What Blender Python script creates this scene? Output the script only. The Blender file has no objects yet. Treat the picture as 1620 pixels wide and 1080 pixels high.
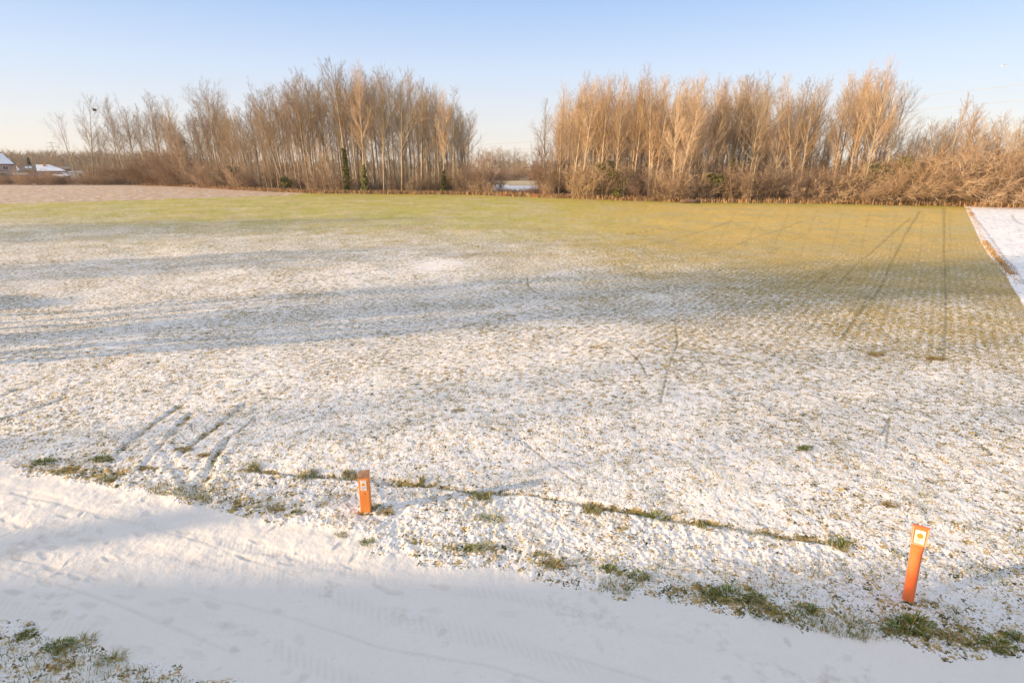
import bpy, math, random
import numpy as np
from mathutils import Vector, Matrix, Quaternion

# ------------------------------------------------------------------ camera, sky, sun, exposure
scene = bpy.context.scene
CAM_H = 4.5
FPX = 933.0                      # focal length in pixels of the 1620 px wide photograph
PITCH = math.atan(278.0 / FPX)   # horizon at row 262
cd = bpy.data.cameras.new("camera"); cam = bpy.data.objects.new("camera", cd)
scene.collection.objects.link(cam); scene.camera = cam
cd.sensor_width = 36.0; cd.lens = FPX / 1620 * 36.0
cd.clip_start = 0.1; cd.clip_end = 6000
cam.location = (0, 0, CAM_H); cam.rotation_euler = (math.pi / 2 - PITCH, 0, 0)

SUN_EL = math.radians(12.5)
SDIR = Vector((0.955, 0.297, 0)).normalized()      # the way shadows fall on the ground
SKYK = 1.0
world = bpy.data.worlds.new("World"); scene.world = world; world.use_nodes = True
wn = world.node_tree.nodes; wl = world.node_tree.links; wn.clear()
sky = wn.new('ShaderNodeTexSky'); sky.sky_type = 'NISHITA'; sky.sun_disc = False
sky.sun_elevation = SUN_EL
sky.sun_rotation = math.atan2(-SDIR.x, -SDIR.y)
sky.altitude = 30; sky.air_density = 1.0; sky.dust_density = 0.3; sky.ozone_density = 2.0
bg = wn.new('ShaderNodeBackground'); bg.inputs[1].default_value = 0.15
wo = wn.new('ShaderNodeOutputWorld')
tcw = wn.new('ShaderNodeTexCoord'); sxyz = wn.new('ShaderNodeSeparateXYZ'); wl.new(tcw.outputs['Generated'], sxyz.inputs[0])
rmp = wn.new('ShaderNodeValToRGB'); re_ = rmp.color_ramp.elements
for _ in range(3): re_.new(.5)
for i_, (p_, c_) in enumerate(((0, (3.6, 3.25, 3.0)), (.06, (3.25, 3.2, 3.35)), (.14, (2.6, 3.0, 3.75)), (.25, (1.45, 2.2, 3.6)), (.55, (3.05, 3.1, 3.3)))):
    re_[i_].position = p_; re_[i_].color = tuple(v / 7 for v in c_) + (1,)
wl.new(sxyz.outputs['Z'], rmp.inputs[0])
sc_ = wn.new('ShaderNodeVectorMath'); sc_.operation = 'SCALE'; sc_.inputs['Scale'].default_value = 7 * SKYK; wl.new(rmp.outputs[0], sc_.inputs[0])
mxw = wn.new('ShaderNodeMix'); mxw.data_type = 'RGBA'; mxw.inputs[0].default_value = .85   # Nishita evened with a paler gradient, added brightness overhead lifting the shaded snow
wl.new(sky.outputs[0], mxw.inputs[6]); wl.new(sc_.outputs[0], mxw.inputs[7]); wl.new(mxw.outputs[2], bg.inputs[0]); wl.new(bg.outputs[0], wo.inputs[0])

sd = bpy.data.lights.new("sun", 'SUN'); sun = bpy.data.objects.new("sun", sd)
scene.collection.objects.link(sun)
sd.energy = 5.0; sd.angle = math.radians(0.6); sd.color = (1.0, 0.71, 0.42)
sun.location = (-60, -20, 40)
ray = Vector((SDIR.x * math.cos(SUN_EL), SDIR.y * math.cos(SUN_EL), -math.sin(SUN_EL)))
sun.rotation_euler = ray.to_track_quat('-Z', 'Y').to_euler()

scene.view_settings.view_transform = 'Standard'; scene.view_settings.look = 'None'
scene.view_settings.exposure = 0.80; scene.view_settings.gamma = 1.0
scene.view_settings.use_curve_mapping = False
try: scene.cycles.max_bounces = 6; scene.cycles.volume_bounces = 0
except Exception: pass

# ------------------------------------------------------------------ helpers
col = scene.collection
R = random.Random(11)
SP, CP = math.sin(PITCH), math.cos(PITCH)
def terr(x, y):
    t = np.clip((np.asarray(y, float) - 112) / 210.0, 0, 1)
    return -2.6 * t * t * (3 - 2 * t)
def ray_px(px, py):
    u = (px - 810) / FPX; v = (py - 540) / FPX
    return u, CP - SP * v, -(SP + CP * v)
def at(px, py, Y):                       # the point seen at a pixel of the photo, at distance Y
    u, f, z = ray_px(px, py)
    return Vector((u / f * Y, Y, CAM_H + z / f * Y))
def gr(px, py):                          # the ground point seen at a pixel
    u, f, z = ray_px(px, py); g = 0.0
    for _ in range(8):
        Y = (CAM_H - g) * f / -z; g = float(terr(0, Y))
    return (u / f * Y, Y)
def tag(o, label=None, cat=None, group=None, kind=None):
    if label: o['label'] = label
    if cat: o['category'] = cat
    if group: o['group'] = group
    if kind: o['kind'] = kind
    return o
def empty(name, loc=(0, 0, 0), rz=0):
    o = bpy.data.objects.new(name, None); col.objects.link(o)
    o.location = loc; o.rotation_euler = (0, 0, rz); o.empty_display_size = .2
    return o
def copy_tree(o, kids, parent=None):
    c = o.copy(); col.objects.link(c)
    if parent: c.parent = parent
    for ch in kids.get(o.name, []):
        d = ch.copy(); col.objects.link(d); d.parent = c
    return c

class MB:
    def __init__(s): s.v = []; s.f = []; s.m = []; s.mi = 0
    def add(s, vs, fs):
        b = len(s.v); s.v.extend([tuple(p) for p in vs])
        for f in fs: s.f.append(tuple(i + b for i in f)); s.m.append(s.mi)
    def box(s, x0, x1, y0, y1, z0, z1, rot=0, c=(0, 0)):
        vs = [(x, y, z) for z in (z0, z1) for x, y in ((x0, y0), (x1, y0), (x1, y1), (x0, y1))]
        if rot:
            ca, sa = math.cos(rot), math.sin(rot)
            vs = [(c[0] + (x - c[0]) * ca - (y - c[1]) * sa, c[1] + (x - c[0]) * sa + (y - c[1]) * ca, z) for x, y, z in vs]
        s.add(vs, [(0, 3, 2, 1), (4, 5, 6, 7), (0, 1, 5, 4), (1, 2, 6, 5), (2, 3, 7, 6), (3, 0, 4, 7)])
    def tube(s, pts, rads, n=6, cap=True):
        base = len(s.v); k = len(pts)
        ref = Vector((1, 0, 0)) if abs((pts[-1] - pts[0]).normalized().x) < .8 else Vector((0, 1, 0))
        for i in range(k):
            d = (pts[min(i + 1, k - 1)] - pts[max(i - 1, 0)])
            if d.length < 1e-6: d = Vector((0, 0, 1))
            d.normalize(); a = d.cross(ref).normalized(); b = d.cross(a)
            for j in range(n):
                t = 2 * math.pi * j / n; p = pts[i] + (a * math.cos(t) + b * math.sin(t)) * rads[i]
                s.v.append((p.x, p.y, p.z))
        for i in range(k - 1):
            for j in range(n):
                j2 = (j + 1) % n
                s.f.append((base + i * n + j, base + i * n + j2, base + (i + 1) * n + j2, base + (i + 1) * n + j)); s.m.append(s.mi)
        if cap:
            s.f.append(tuple(base + (k - 1) * n + j for j in range(n))); s.m.append(s.mi)
            s.f.append(tuple(base + n - 1 - j for j in range(n))); s.m.append(s.mi)
    def twig(s, p, q, r):                # thin three-sided spike
        d = q - p
        if d.length < 1e-5: return
        a = d.orthogonal().normalized() * r; b = d.cross(a).normalized() * r
        base = len(s.v)
        for w in (a, b * .87 - a * .5, -b * .87 - a * .5):
            s.v.append(tuple(p + w))
        s.v.append(tuple(q))
        for i in range(3): s.f.append((base + i, base + (i + 1) % 3, base + 3)); s.m.append(s.mi)
    def build(s, name, mats, parent=None, smooth=False):
        me = bpy.data.meshes.new(name); me.from_pydata(s.v, [], s.f)
        if not isinstance(mats, (list, tuple)): mats = [mats]
        for m in mats: me.materials.append(m)
        if len(mats) > 1: me.polygons.foreach_set('material_index', s.m)
        if smooth: me.polygons.foreach_set('use_smooth', [True] * len(s.f))
        me.update()
        o = bpy.data.objects.new(name, me); col.objects.link(o)
        if parent: o.parent = parent
        return o

def nt(name):
    m = bpy.data.materials.new(name); m.use_nodes = True
    n = m.node_tree.nodes; l = m.node_tree.links
    return m, n, l, n['Principled BSDF']
def math_(n, l, op, a, b=None, clamp=False):
    x = n.new('ShaderNodeMath'); x.operation = op; x.use_clamp = clamp
    for i, v in enumerate((a, b)):
        if v is None: continue
        if isinstance(v, (int, float)): x.inputs[i].default_value = v
        else: l.new(v, x.inputs[i])
    return x.outputs[0]
def noise(n, l, vec, scale, detail=3, rough=.55):
    x = n.new('ShaderNodeTexNoise'); x.inputs['Scale'].default_value = scale
    x.inputs['Detail'].default_value = detail; x.inputs['Roughness'].default_value = rough
    if vec is not None: l.new(vec, x.inputs['Vector'])
    return x.outputs['Fac']
def ramp(n, l, fac, stops):
    x = n.new('ShaderNodeValToRGB'); e = x.color_ramp.elements
    while len(e) < len(stops): e.new(.5)
    for i, (p, c) in enumerate(stops): e[i].position = p; e[i].color = (*c, 1) if len(c) == 3 else c
    l.new(fac, x.inputs[0]); return x.outputs[0]
def mixc(n, l, fac, a, b):
    x = n.new('ShaderNodeMix'); x.data_type = 'RGBA'
    if isinstance(fac, (int, float)): x.inputs[0].default_value = fac
    else: l.new(fac, x.inputs[0])
    for i, v in ((6, a), (7, b)):
        if isinstance(v, tuple): x.inputs[i].default_value = (*v, 1)
        else: l.new(v, x.inputs[i])
    return x.outputs[2]
def smoothstep_n(n, l, v, lo, hi):
    x = n.new('ShaderNodeMapRange'); x.interpolation_type = 'SMOOTHSTEP'
    l.new(v, x.inputs[0])
    for i, w in ((1, lo), (2, hi)):
        if isinstance(w, (int, float)): x.inputs[i].default_value = w
        else: l.new(w, x.inputs[i])
    return x.outputs[0]

def simple(name, c1, c2, scale=3, rough=.85, bump=.3, bd=.02, detail=4, spec=.2, rand=0.0, stretch=None):
    m, n, l, p = nt(name)
    tc = n.new('ShaderNodeTexCoord'); v = tc.outputs['Object']
    if stretch:
        mp = n.new('ShaderNodeMapping'); mp.inputs['Scale'].default_value = stretch; l.new(v, mp.inputs[0]); v = mp.outputs[0]
    f = noise(n, l, v, scale, detail)
    c = ramp(n, l, f, [(.3, c1), (.7, c2)])
    if rand:
        oi = n.new('ShaderNodeObjectInfo')
        hs = n.new('ShaderNodeHueSaturation'); l.new(c, hs.inputs['Color'])
        l.new(math_(n, l, 'ADD', math_(n, l, 'MULTIPLY', oi.outputs['Random'], rand), 1 - rand / 2), hs.inputs['Value'])
        hs.inputs['Saturation'].default_value = 1
        l.new(math_(n, l, 'ADD', math_(n, l, 'MULTIPLY', oi.outputs['Random'], -rand * .5), 1 + rand * .2), hs.inputs['Saturation'])
        c = hs.outputs[0]
    l.new(c, p.inputs['Base Color']); p.inputs['Roughness'].default_value = rough
    p.inputs['Specular IOR Level'].default_value = spec
    if bump:
        b = n.new('ShaderNodeBump'); b.inputs['Strength'].default_value = bump; b.inputs['Distance'].default_value = bd
        l.new(f, b.inputs['Height']); l.new(b.outputs[0], p.inputs['Normal'])
    return m

M = {}
M['bark'] = simple('bark', (.24, .185, .125), (.48, .40, .28), 2.2, stretch=(1, 1, .3), rand=.45)
M['bark_pale'] = simple('bark_pale', (.36, .28, .19), (.60, .50, .37), 2.2, stretch=(1, 1, .3), rand=.4)
M['twig_tan'] = simple('twig_tan', (.22, .16, .10), (.42, .32, .205), .6, bump=0, rand=.5)
M['twig_gold'] = simple('twig_gold', (.40, .27, .155), (.57, .42, .27), .6, bump=0, rand=.4)
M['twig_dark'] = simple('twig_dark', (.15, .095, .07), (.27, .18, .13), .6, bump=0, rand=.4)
M['shrub'] = simple('shrub_twigs', (.20, .13, .08), (.44, .30, .18), .8, bump=0, rand=.6)
M['ivy'] = simple('ivy_leaves', (.06, .075, .015), (.30, .27, .07), 1.5, bump=0, rand=.5)
M['evergreen'] = simple('evergreen_needles', (.015, .03, .012), (.05, .075, .03), 1.5, bump=0)
M['straw'] = simple('straw', (.36, .20, .09), (.62, .42, .21), .7, bump=0)
M['blade'] = simple('grass_blade', (.045, .085, .012), (.22, .27, .04), 9, bump=0)
M['blade_dry'] = simple('dry_blade', (.30, .17, .05), (.50, .33, .12), 9, bump=0)
M['blade_frost'] = simple('frosted_blade', (.22, .27, .12), (.60, .62, .50), 30, bump=0)
M['snow_roof'] = simple('snow_on_roof', (.74, .78, .86), (.84, .86, .9), .6, bump=.2)
M['tile'] = simple('roof_tiles', (.20, .15, .11), (.34, .27, .21), 2, bump=.3)
M['slate'] = simple('dark_slate', (.05, .055, .07), (.10, .10, .12), 2)
M['brick_pink'] = simple('pinkish_brick', (.38, .24, .21), (.50, .36, .31), 4)
M['brick_orange'] = simple('orange_brick', (.50, .24, .10), (.62, .33, .15), 4)
M['brick_brown'] = simple('brown_brick', (.26, .15, .10), (.38, .23, .16), 4)
M['render_cream'] = simple('cream_render', (.70, .62, .47), (.80, .72, .57), 1, bump=.1)
M['white_paint'] = simple('white_paint', (.74, .74, .74), (.82, .82, .82), 1, bump=0)
M['dark_glass'] = simple('dark_glass', (.02, .025, .04), (.05, .055, .08), 1, rough=.15, bump=0, spec=.5)
M['metal'] = simple('galvanised_metal', (.30, .31, .33), (.42, .43, .45), 4, bump=0)
M['feather'] = simple('feather', (.70, .70, .72), (.80, .80, .82), 8, bump=0)
M['feather_dark'] = simple('dark_feather', (.05, .05, .06), (.1, .1, .11), 8, bump=0)
M['mistletoe'] = simple('mistletoe_leaves', (.05, .065, .02), (.14, .15, .05), 3, bump=0)

# ------------------------------------------------------------------ noise in numpy
def _hash(i, j, s):
    h = (i.astype(np.int64) * 374761393 + j.astype(np.int64) * 668265263 + s * 974634777) & 0x7fffffff
    h = ((h ^ (h >> 13)) * 1274126177) & 0x7fffffff
    return ((h ^ (h >> 16)) & 0xffff) / 65535.0
def vnoise(x, y, s=0):
    xi = np.floor(x); yi = np.floor(y); fx = x - xi; fy = y - yi
    fx = fx * fx * fx * (fx * (fx * 6 - 15) + 10); fy = fy * fy * fy * (fy * (fy * 6 - 15) + 10)
    a = _hash(xi, yi, s); b = _hash(xi + 1, yi, s); c = _hash(xi, yi + 1, s); d = _hash(xi + 1, yi + 1, s)
    return (a * (1 - fx) + b * fx) * (1 - fy) + (c * (1 - fx) + d * fx) * fy
def fbm(x, y, f, o=3, s=0, g=.5):
    t = 0; a = 1; w = 0
    for k in range(o):
        ca, sa = math.cos(.6 * k + .3), math.sin(.6 * k + .3)
        t = t + a * vnoise((x * ca - y * sa) * f + 17 * k, (x * sa + y * ca) * f - 9 * k, s + k); w += a; a *= g; f *= 2.03
    return t / w
def poly_dist(X, Y, pts):
    d = np.full(X.shape, 1e9)
    for (x0, y0), (x1, y1) in zip(pts[:-1], pts[1:]):
        dx, dy = x1 - x0, y1 - y0; L = dx * dx + dy * dy + 1e-9
        t = np.clip(((X - x0) * dx + (Y - y0) * dy) / L, 0, 1)
        d = np.minimum(d, np.hypot(X - x0 - t * dx, Y - y0 - t * dy))
    return d
def sst(v, a, b):
    t = np.clip((v - a) / (b - a), 0, 1); return t * t * (3 - 2 * t)

# ------------------------------------------------------------------ where things lie
def interp_line(pxs):
    w = sorted([gr(*p) for p in pxs]); xs = [p[0] for p in w]; ys = [p[1] for p in w]
    s0 = (ys[1] - ys[0]) / (xs[1] - xs[0]); s1 = (ys[-1] - ys[-2]) / (xs[-1] - xs[-2])
    def f(X):
        X = np.asarray(X, float)
        r = np.interp(X, xs, ys)
        r = np.where(X < xs[0], ys[0] + s0 * (X - xs[0]), r)
        return np.where(X > xs[-1], ys[-1] + s1 * (X - xs[-1]), r)
    return f
road_far = interp_line([(0, 738), (150, 765), (330, 800), (480, 835), (640, 882), (800, 905), (1000, 950), (1200, 982), (1400, 1022), (1620, 1052)])
road_near = interp_line([(0, 985), (120, 1015), (260, 1060), (350, 1082)])
furrow_px = [(385, 743), (470, 752), (560, 758), (640, 765), (690, 770), (760, 780), (830, 781), (900, 793), (960, 806), (1000, 812), (1060, 822), (1160, 836), (1240, 850), (1330, 862)]
furrow = [gr(*p) for p in furrow_px]
edge_px = [(-150, 290), (150, 292), (280, 294), (400, 301), (520, 306), (750, 308), (870, 313), (1000, 317), (1090, 320), (1300, 322), (1450, 324), (1620, 328), (1800, 334)]
EW = sorted(gr(*p) for p in edge_px)
EX = [p[0] for p in EW]; EY = [p[1] for p in EW]
def wood_edge(X):                         # where the field ends at the trees
    return np.interp(X, EX, EY)
def D_at(px):                             # distance of that edge along a column of the photo
    return gr(px, float(np.interp(px, [p[0] for p in edge_px], [p[1] for p in edge_px])))[1]
stub_line = interp_line([(0, 323), (200, 318), (320, 314), (440, 310), (520, 306.5)])
RB0 = gr(1528, 330); RB1 = gr(1590, 440); RB2 = gr(1620, 480)
RDIR = np.array([0.573, 0.819])           # direction of the seed rows
def right_side(X, Y):                     # >0 to the right of the field's boundary
    Yc = np.array([0, 19.5, 22.9, 25.2, 27.1, 36.2, RB0[1], RB0[1] + 30])
    sl = (RB0[0] - RB2[0]) / (RB0[1] - RB2[1])
    Xc = np.array([17.3 - .62 * 19.5, 17.3, 19.7, 21.3, 22.5, 28.6, RB0[0], RB0[0] + sl * 30])
    return X - np.interp(Y, Yc, Xc)

tufts = [(1148, 943, 1.35, 0, 'thick dark green grass tuft on the road edge, below the middle of the furrow'), (1195, 950, .8, 1, 'small grass tuft just right of the thick dark tuft on the road edge'),
 (1443, 993, 1.5, 2, 'large dark green grass tuft at the foot of the leaning plastic post'), (1412, 998, .9, 0, 'smaller tuft touching the left side of the large tuft below the plastic post'), (1500, 1008, .9, 3, 'brownish tuft between the large tuft and the right corner tufts'),
 (1575, 1022, 1.1, 1, 'dark green grass tuft in the bottom right corner on the road edge'), (1606, 1010, .8, 0, 'small green tuft against the right edge of the photo beside the road'),
 (1281, 966, .9, 0, 'dark grass tuft on the road edge midway between the thick tuft and the plastic post'), (780, 825, 1.0, 4, 'frosted grass tuft alone in the verge right of the square post'),
 (748, 870, .8, 0, 'green tuft on the road edge below the frosted lone tuft'), (768, 868, .7, 4, 'frosted tuft leaning on the green one below the lone tuft'), (880, 895, .9, 3, 'yellow green tuft beside the sunlit snow heap on the road edge'),
 (852, 881, .8, 3, 'flat yellow tuft left of the sunlit snow heap'), (965, 905, .9, 0, 'sunlit green tuft on the road edge left of the thick dark tuft group'), (1010, 915, .9, 1, 'broad low green tuft on the road edge, second left of the thick dark tuft'),
 (70, 733, 1.2, 0, 'green tuft left of all, on the far edge of the road'), (163, 730, 1.1, 1, 'dark green tuft at the near end of the field ruts, second from the left'), (112, 745, .9, 3, 'low tuft between the two green tufts at far left'), (232, 742, .9, 3, 'yellowish tuft just below the field ruts'),
 (290, 713, 1.0, 3, 'golden tuft growing between the field ruts'), (322, 722, .7, 3, 'small golden tuft at the end of the rightmost field rut'), (376, 797, .8, 3, 'yellow green tuft on the road edge below the ruts'), (584, 860, .8, 0, 'tuft hanging over the road edge below the square post'),
 (610, 812, .8, 3, 'yellow green tuft in the square post shadow, to its right'), (595, 806, .9, 0, 'dark tuft touching the square post foot'), (435, 807, .8, 3, 'orange brown tuft on the road edge between the ruts and the square post'), (470, 812, .6, 0, 'small green tuft right of the orange brown one on the road edge'),
 (405, 746, .8, 3, 'orange brown dry tuft at the left end of the furrow'), (430, 749, .9, 3, 'second orange brown dry tuft along the left end of the furrow'), (1466, 958, .7, 3, 'small mossy tuft tucked against the right side of the plastic post'),
 (100, 1030, 1.0, 0, 'green tuft in the near verge at the bottom left corner'), (130, 1022, .8, 4, 'frosted tuft in the near verge beside the green one at bottom left'), (103, 1056, .8, 3, 'brown green tuft lowest in the bottom left corner'), (180, 1048, .7, 4, 'sparse frosted tuft near the road in the bottom left verge'),
 (45, 1008, .7, 0, 'thin green tuft at the left edge of the bottom left verge'), (1385, 560, 1.6, 3, 'green tuft in the field below the long dark track on the right'), (1480, 567, 1.6, 3, 'green tuft at the near end of the vertical track on the right'), (1273, 712, .9, 0, 'small dark green tuft alone in the snowy field right of centre'),
 (1410, 800, .9, 3, 'green yellow tuft in the field above the plastic post'), (1330, 860, 1.0, 0, 'dark green tuft at the right end of the sunlit furrow'), (1035, 818, 1.2, 0, 'dark green tuft on the furrow right of centre'), (725, 652, .9, 3, 'lone yellow green tuft in the middle of the snowy field')]

# ------------------------------------------------------------------ the ground, one grid split into zones
def build_ground():
    rows = [1.2]
    while rows[-1] < 700:
        y = rows[-1]; rows.append(y + max(.014, (y * y + 20) / (CAM_H * 590) * .85))
    rows = np.array(rows); ncol = 1800
    s = np.linspace(-1.12, 1.12, ncol)
    Y, S = np.meshgrid(rows, s, indexing='ij'); X = S * (Y + 4.4)
    foot = np.maximum(.014, (Y * Y + 20) / (CAM_H * 590) * .85)
    jitter = (_hash(np.round(X * 50), np.round(Y * 50), 5) - .5)
    # zones
    re = road_far(X) + (fbm(X, Y, 1.6, 3, 4) - .5) * .5 + (fbm(X, Y, 14, 2, 14) - .5) * .10
    rn = road_near(X) + (fbm(X, Y, 3.0, 3, 8) - .5) * .25
    fd = poly_dist(X, Y, furrow)
    fx = [p[0] for p in furrow]; fy = [p[1] for p in furrow]
    fline = np.interp(X, fx, fy, left=None, right=None)
    fline = np.where(X < fx[0], fy[0] + (-.05) * (X - fx[0]), fline)
    fline = np.where(X > fx[-1], fy[-1] - .15 * (X - fx[-1]), fline)
    WE = wood_edge(X); rs = right_side(X, Y)
    zone = np.full(X.shape, 1)                                   # 1 crop field
    zone[Y < fline] = 2                                          # 2 verge
    zone[(Y < re)] = 0                                           # 0 road
    zone[(Y < rn)] = 3                                           # 3 near verge
    zone[(Y > stub_line(X)) & (X < gr(470, 308)[0])] = 4         # 4 stubble
    zone[(rs > 0) & (Y > fline) & (Y > 8)] = 5                   # 5 snowy field
    zone[Y > WE] = 6                                             # 6 woodland floor
    zone[Y > WE + 48] = 7                                        # 7 far field
    gapL = X / Y > (760 - 810) / FPX / 1.03; gapR = X / Y < (880 - 810) / FPX / 1.03
    gap = (Y > WE + 3) & (Y < 400) & (X > -9) & (X < 12 + (Y - 90) * .05)
    zone[gap & (Y > WE + 9 + fbm(X, Y, .3, 3, 90) * 8)] = 8                                 # 8 snowy strip seen in the gap
    zone[gap & (Y > 138 + 26 * fbm(X, Y, .12, 3, 91))] = 7
    # heights
    rough = np.ones(X.shape)
    road = sst(Y, rn - .05, rn + .2) * (1 - sst(Y, re - .2, re + .15))
    ver = ((zone == 2) | (zone == 3)).astype(float)
    near = 1 - sst(Y, 30, 60)
    big = (fbm(X, Y, .22, 3, 1) - .5) * .22
    mid = (fbm(X, Y, 1.6, 3, 2) - .5) * .05
    l1 = (fbm(X, Y, 6, 4, 3, .7) - .5) * .032
    l2 = (fbm(X, Y, 26, 3, 6, .7) - .5) * .022
    Z = big * sst(Y, 6, 20) * (1 - sst(Y, 60, 110) * .6) + mid
    lump = (l1 * (1 - sst(Y, 17, 30)) + l2 * (1 - sst(Y, 10, 17))) * (1 - road) * (.9 + .6 * ver)
    Z = Z * (1 - .6 * road) + lump * near + .022 * (1 - road) * (1 - sst(Y, 12, 30)) + terr(X, Y)
    # snow heaved up along the road's edge
    Z += .007 * np.exp(-((Y - re - .12) / .12) ** 2) * fbm(X, Y, 5, 2, 9) * 2
    Z += .025 * np.exp(-((Y - rn + .1) / .12) ** 2) * fbm(X, Y, 5, 2, 19) * 2
    rut = np.zeros(X.shape); bare = np.zeros(X.shape)
    # road: wheel tracks and footprints
    mask_r = road > .5
    tr = np.zeros(X.shape)
    for off, w in ((.5, .09), (1.05, .12), (1.75, .1), (2.3, .13)):
        d = np.abs(Y - (road_far(X) - off + .12 * np.sin(X * .7 + off * 3)))
        tr += np.exp(-(d / w) ** 4)
    Z += road * (-.008 * np.clip(tr, 0, 1) + .012 * (fbm(X, Y, 10, 4, 21, .6) - .5) + .03 * (fbm(X, Y, 3.0, 3, 22) - .5))
    Z += road * tr * sst(fbm(X, Y, .8, 2, 77), .45, .7) * .0009 * np.sin((X + Y * .3) * 2 * math.pi / .055)
    for off, w in ((.8, .022), (1.42, .02), (1.62, .018), (2.05, .022), (2.6, .02)):
        dl = np.abs(Y - (road_far(X) - off + .25 * np.sin(X * .33 + off * 5) + .05 * (fbm(X, Y, .6, 2, 82) - .5)))
        g = np.exp(-(dl / w) ** 2) * sst(fbm(X, Y, .35, 2, 83 + int(off * 10)), .35, .55) * road; Z -= .006 * g; rut = np.maximum(rut, .55 * g)
    tread = sst(np.sin((X + Y * .3) * 2 * math.pi / .07 + 3 * fbm(X, Y, 3, 2, 78)), -.2, .6) * sst(fbm(X, Y, .7, 2, 79), .42, .65)
    rut = np.maximum(rut, np.clip(road * tr * (.12 + .3 * tread), 0, 1))
    rr = random.Random(5)
    def dent(cx, cy, a, L, W, dep):
        j0 = np.searchsorted(rows, cy - L * 1.3); j1 = np.searchsorted(rows, cy + L * 1.3)
        if j1 <= j0: return
        ss0 = (cx - L * 1.3) / (cy + 4.4); ss1 = (cx + L * 1.3) / (cy + 4.4)
        c0 = max(0, np.searchsorted(s, ss0) - 2); c1 = min(ncol, np.searchsorted(s, ss1) + 2)
        xx = X[j0:j1, c0:c1] - cx; yy = Y[j0:j1, c0:c1] - cy
        ca, sa = math.cos(a), math.sin(a)
        p = (xx * ca + yy * sa) / L; q = (-xx * sa + yy * ca) / (W * (1 + .25 * np.sin(p * 2.2)))
        r = np.sqrt(p * p + q * q)
        nn = fbm(X[j0:j1, c0:c1], Y[j0:j1, c0:c1], 16, 3, 80); r = r + (nn - .5) * .5
        Z[j0:j1, c0:c1] += dep * (.5 + nn) * (-(1 - sst(r, .5, 1.0)) + .3 * np.exp(-((r - 1.12) / .2) ** 2))
        rut[j0:j1, c0:c1] = np.maximum(rut[j0:j1, c0:c1], (1 - sst(r, .6, 1.1)) * (.25 + .75 * rr.random() ** 2))
    for k in range(20):                                           # walks along the road
        x = rr.uniform(-10, 5); o = rr.uniform(.35, 2.9); dr = rr.choice((-1, 1)); 
        for q in range(rr.randint(5, 14)):
            x += dr * rr.uniform(.5, .75); yb = float(road_far(x)) - o + (q % 2 - .5) * .2 + rr.uniform(-.05, .05)
            if yb < float(road_near(x)) + .1: continue
            dent(x, yb, math.atan2(-.27, 1) + rr.uniform(-.25, .25), .145, .05, rr.uniform(.004, .011))
    for k in range(150):
        x = rr.uniform(-9, 5); yb = float(road_far(x)) - rr.uniform(.1, 3.0)
        if yb > float(road_near(x)): dent(x, yb, rr.uniform(0, 3), rr.uniform(.04, .13), rr.uniform(.03, .06), rr.uniform(.003, .010))
    # ruts in the field
    def groove(pts, w, dep, b=0.0, rt=.5, berm=.5):
        ys = [p[1] for p in pts]; j0 = max(0, np.searchsorted(rows, min(ys) - 3 * w - .5)); j1 = np.searchsorted(rows, max(ys) + 3 * w + .5)
        xx, yy = X[j0:j1], Y[j0:j1]; ww = np.maximum(w, foot[j0:j1] * .13)
        wob = (fbm(xx, yy, 1.2, 3, 31) - .5) * w * 2
        d = poly_dist(xx, yy, pts) + wob
        g = np.exp(-(np.clip(d, 0, None) / ww) ** 2)
        Z[j0:j1] += -dep * g + dep * berm * np.exp(-((d - ww * 1.9) / (ww * .6)) ** 2)
        br = fbm(xx, yy, 2.2, 3, 33)
        bare[j0:j1] = np.maximum(bare[j0:j1], g * b * sst(br, .42, .62)); rut[j0:j1] = np.maximum(rut[j0:j1], g * rt)
    for pts in ([(330, 742), (350, 705), (402, 664)], [(285, 722), (330, 685), (388, 643)], [(225, 742), (262, 700), (302, 656)],
                [(185, 722), (228, 684), (284, 645)], [(0, 668), (50, 650), (102, 631)], [(0, 628), (30, 617)]):
        groove([gr(*p) for p in pts], .065, .02, .7, .6, .25)
    for px, py, sc, k, lab in [(t[0], t[1], t[2], t[3], 0) for t in tufts] + [(577, 812, .9, 0, 0), (596, 806, 1.0, 0, 0), (1441, 958, .7, 0, 0), (570, 790, .6, 0, 0)]:
        cx, cy = gr(px, py); j0 = max(0, np.searchsorted(rows, cy - 1)); j1 = np.searchsorted(rows, cy + 1)
        xx, yy = X[j0:j1] - cx, Y[j0:j1] - cy; g = np.exp(-(xx / (.14 * sc)) ** 2 - (yy / (.09 * sc)) ** 2)
        bare[j0:j1] = np.maximum(bare[j0:j1], g * sst(fbm(X[j0:j1], Y[j0:j1], 12, 2, 36), .25, .6))
    groove([gr(*p) for p in [(318, 770), (345, 720), (360, 700)]], .08, .02, .1, .1)
    groove([gr(*p) for p in [(245, 700), (300, 760), (330, 800)]], .08, .015, 0, .05)
    groove(furrow, .06, .025, 1.0, .8, .15)
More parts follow.
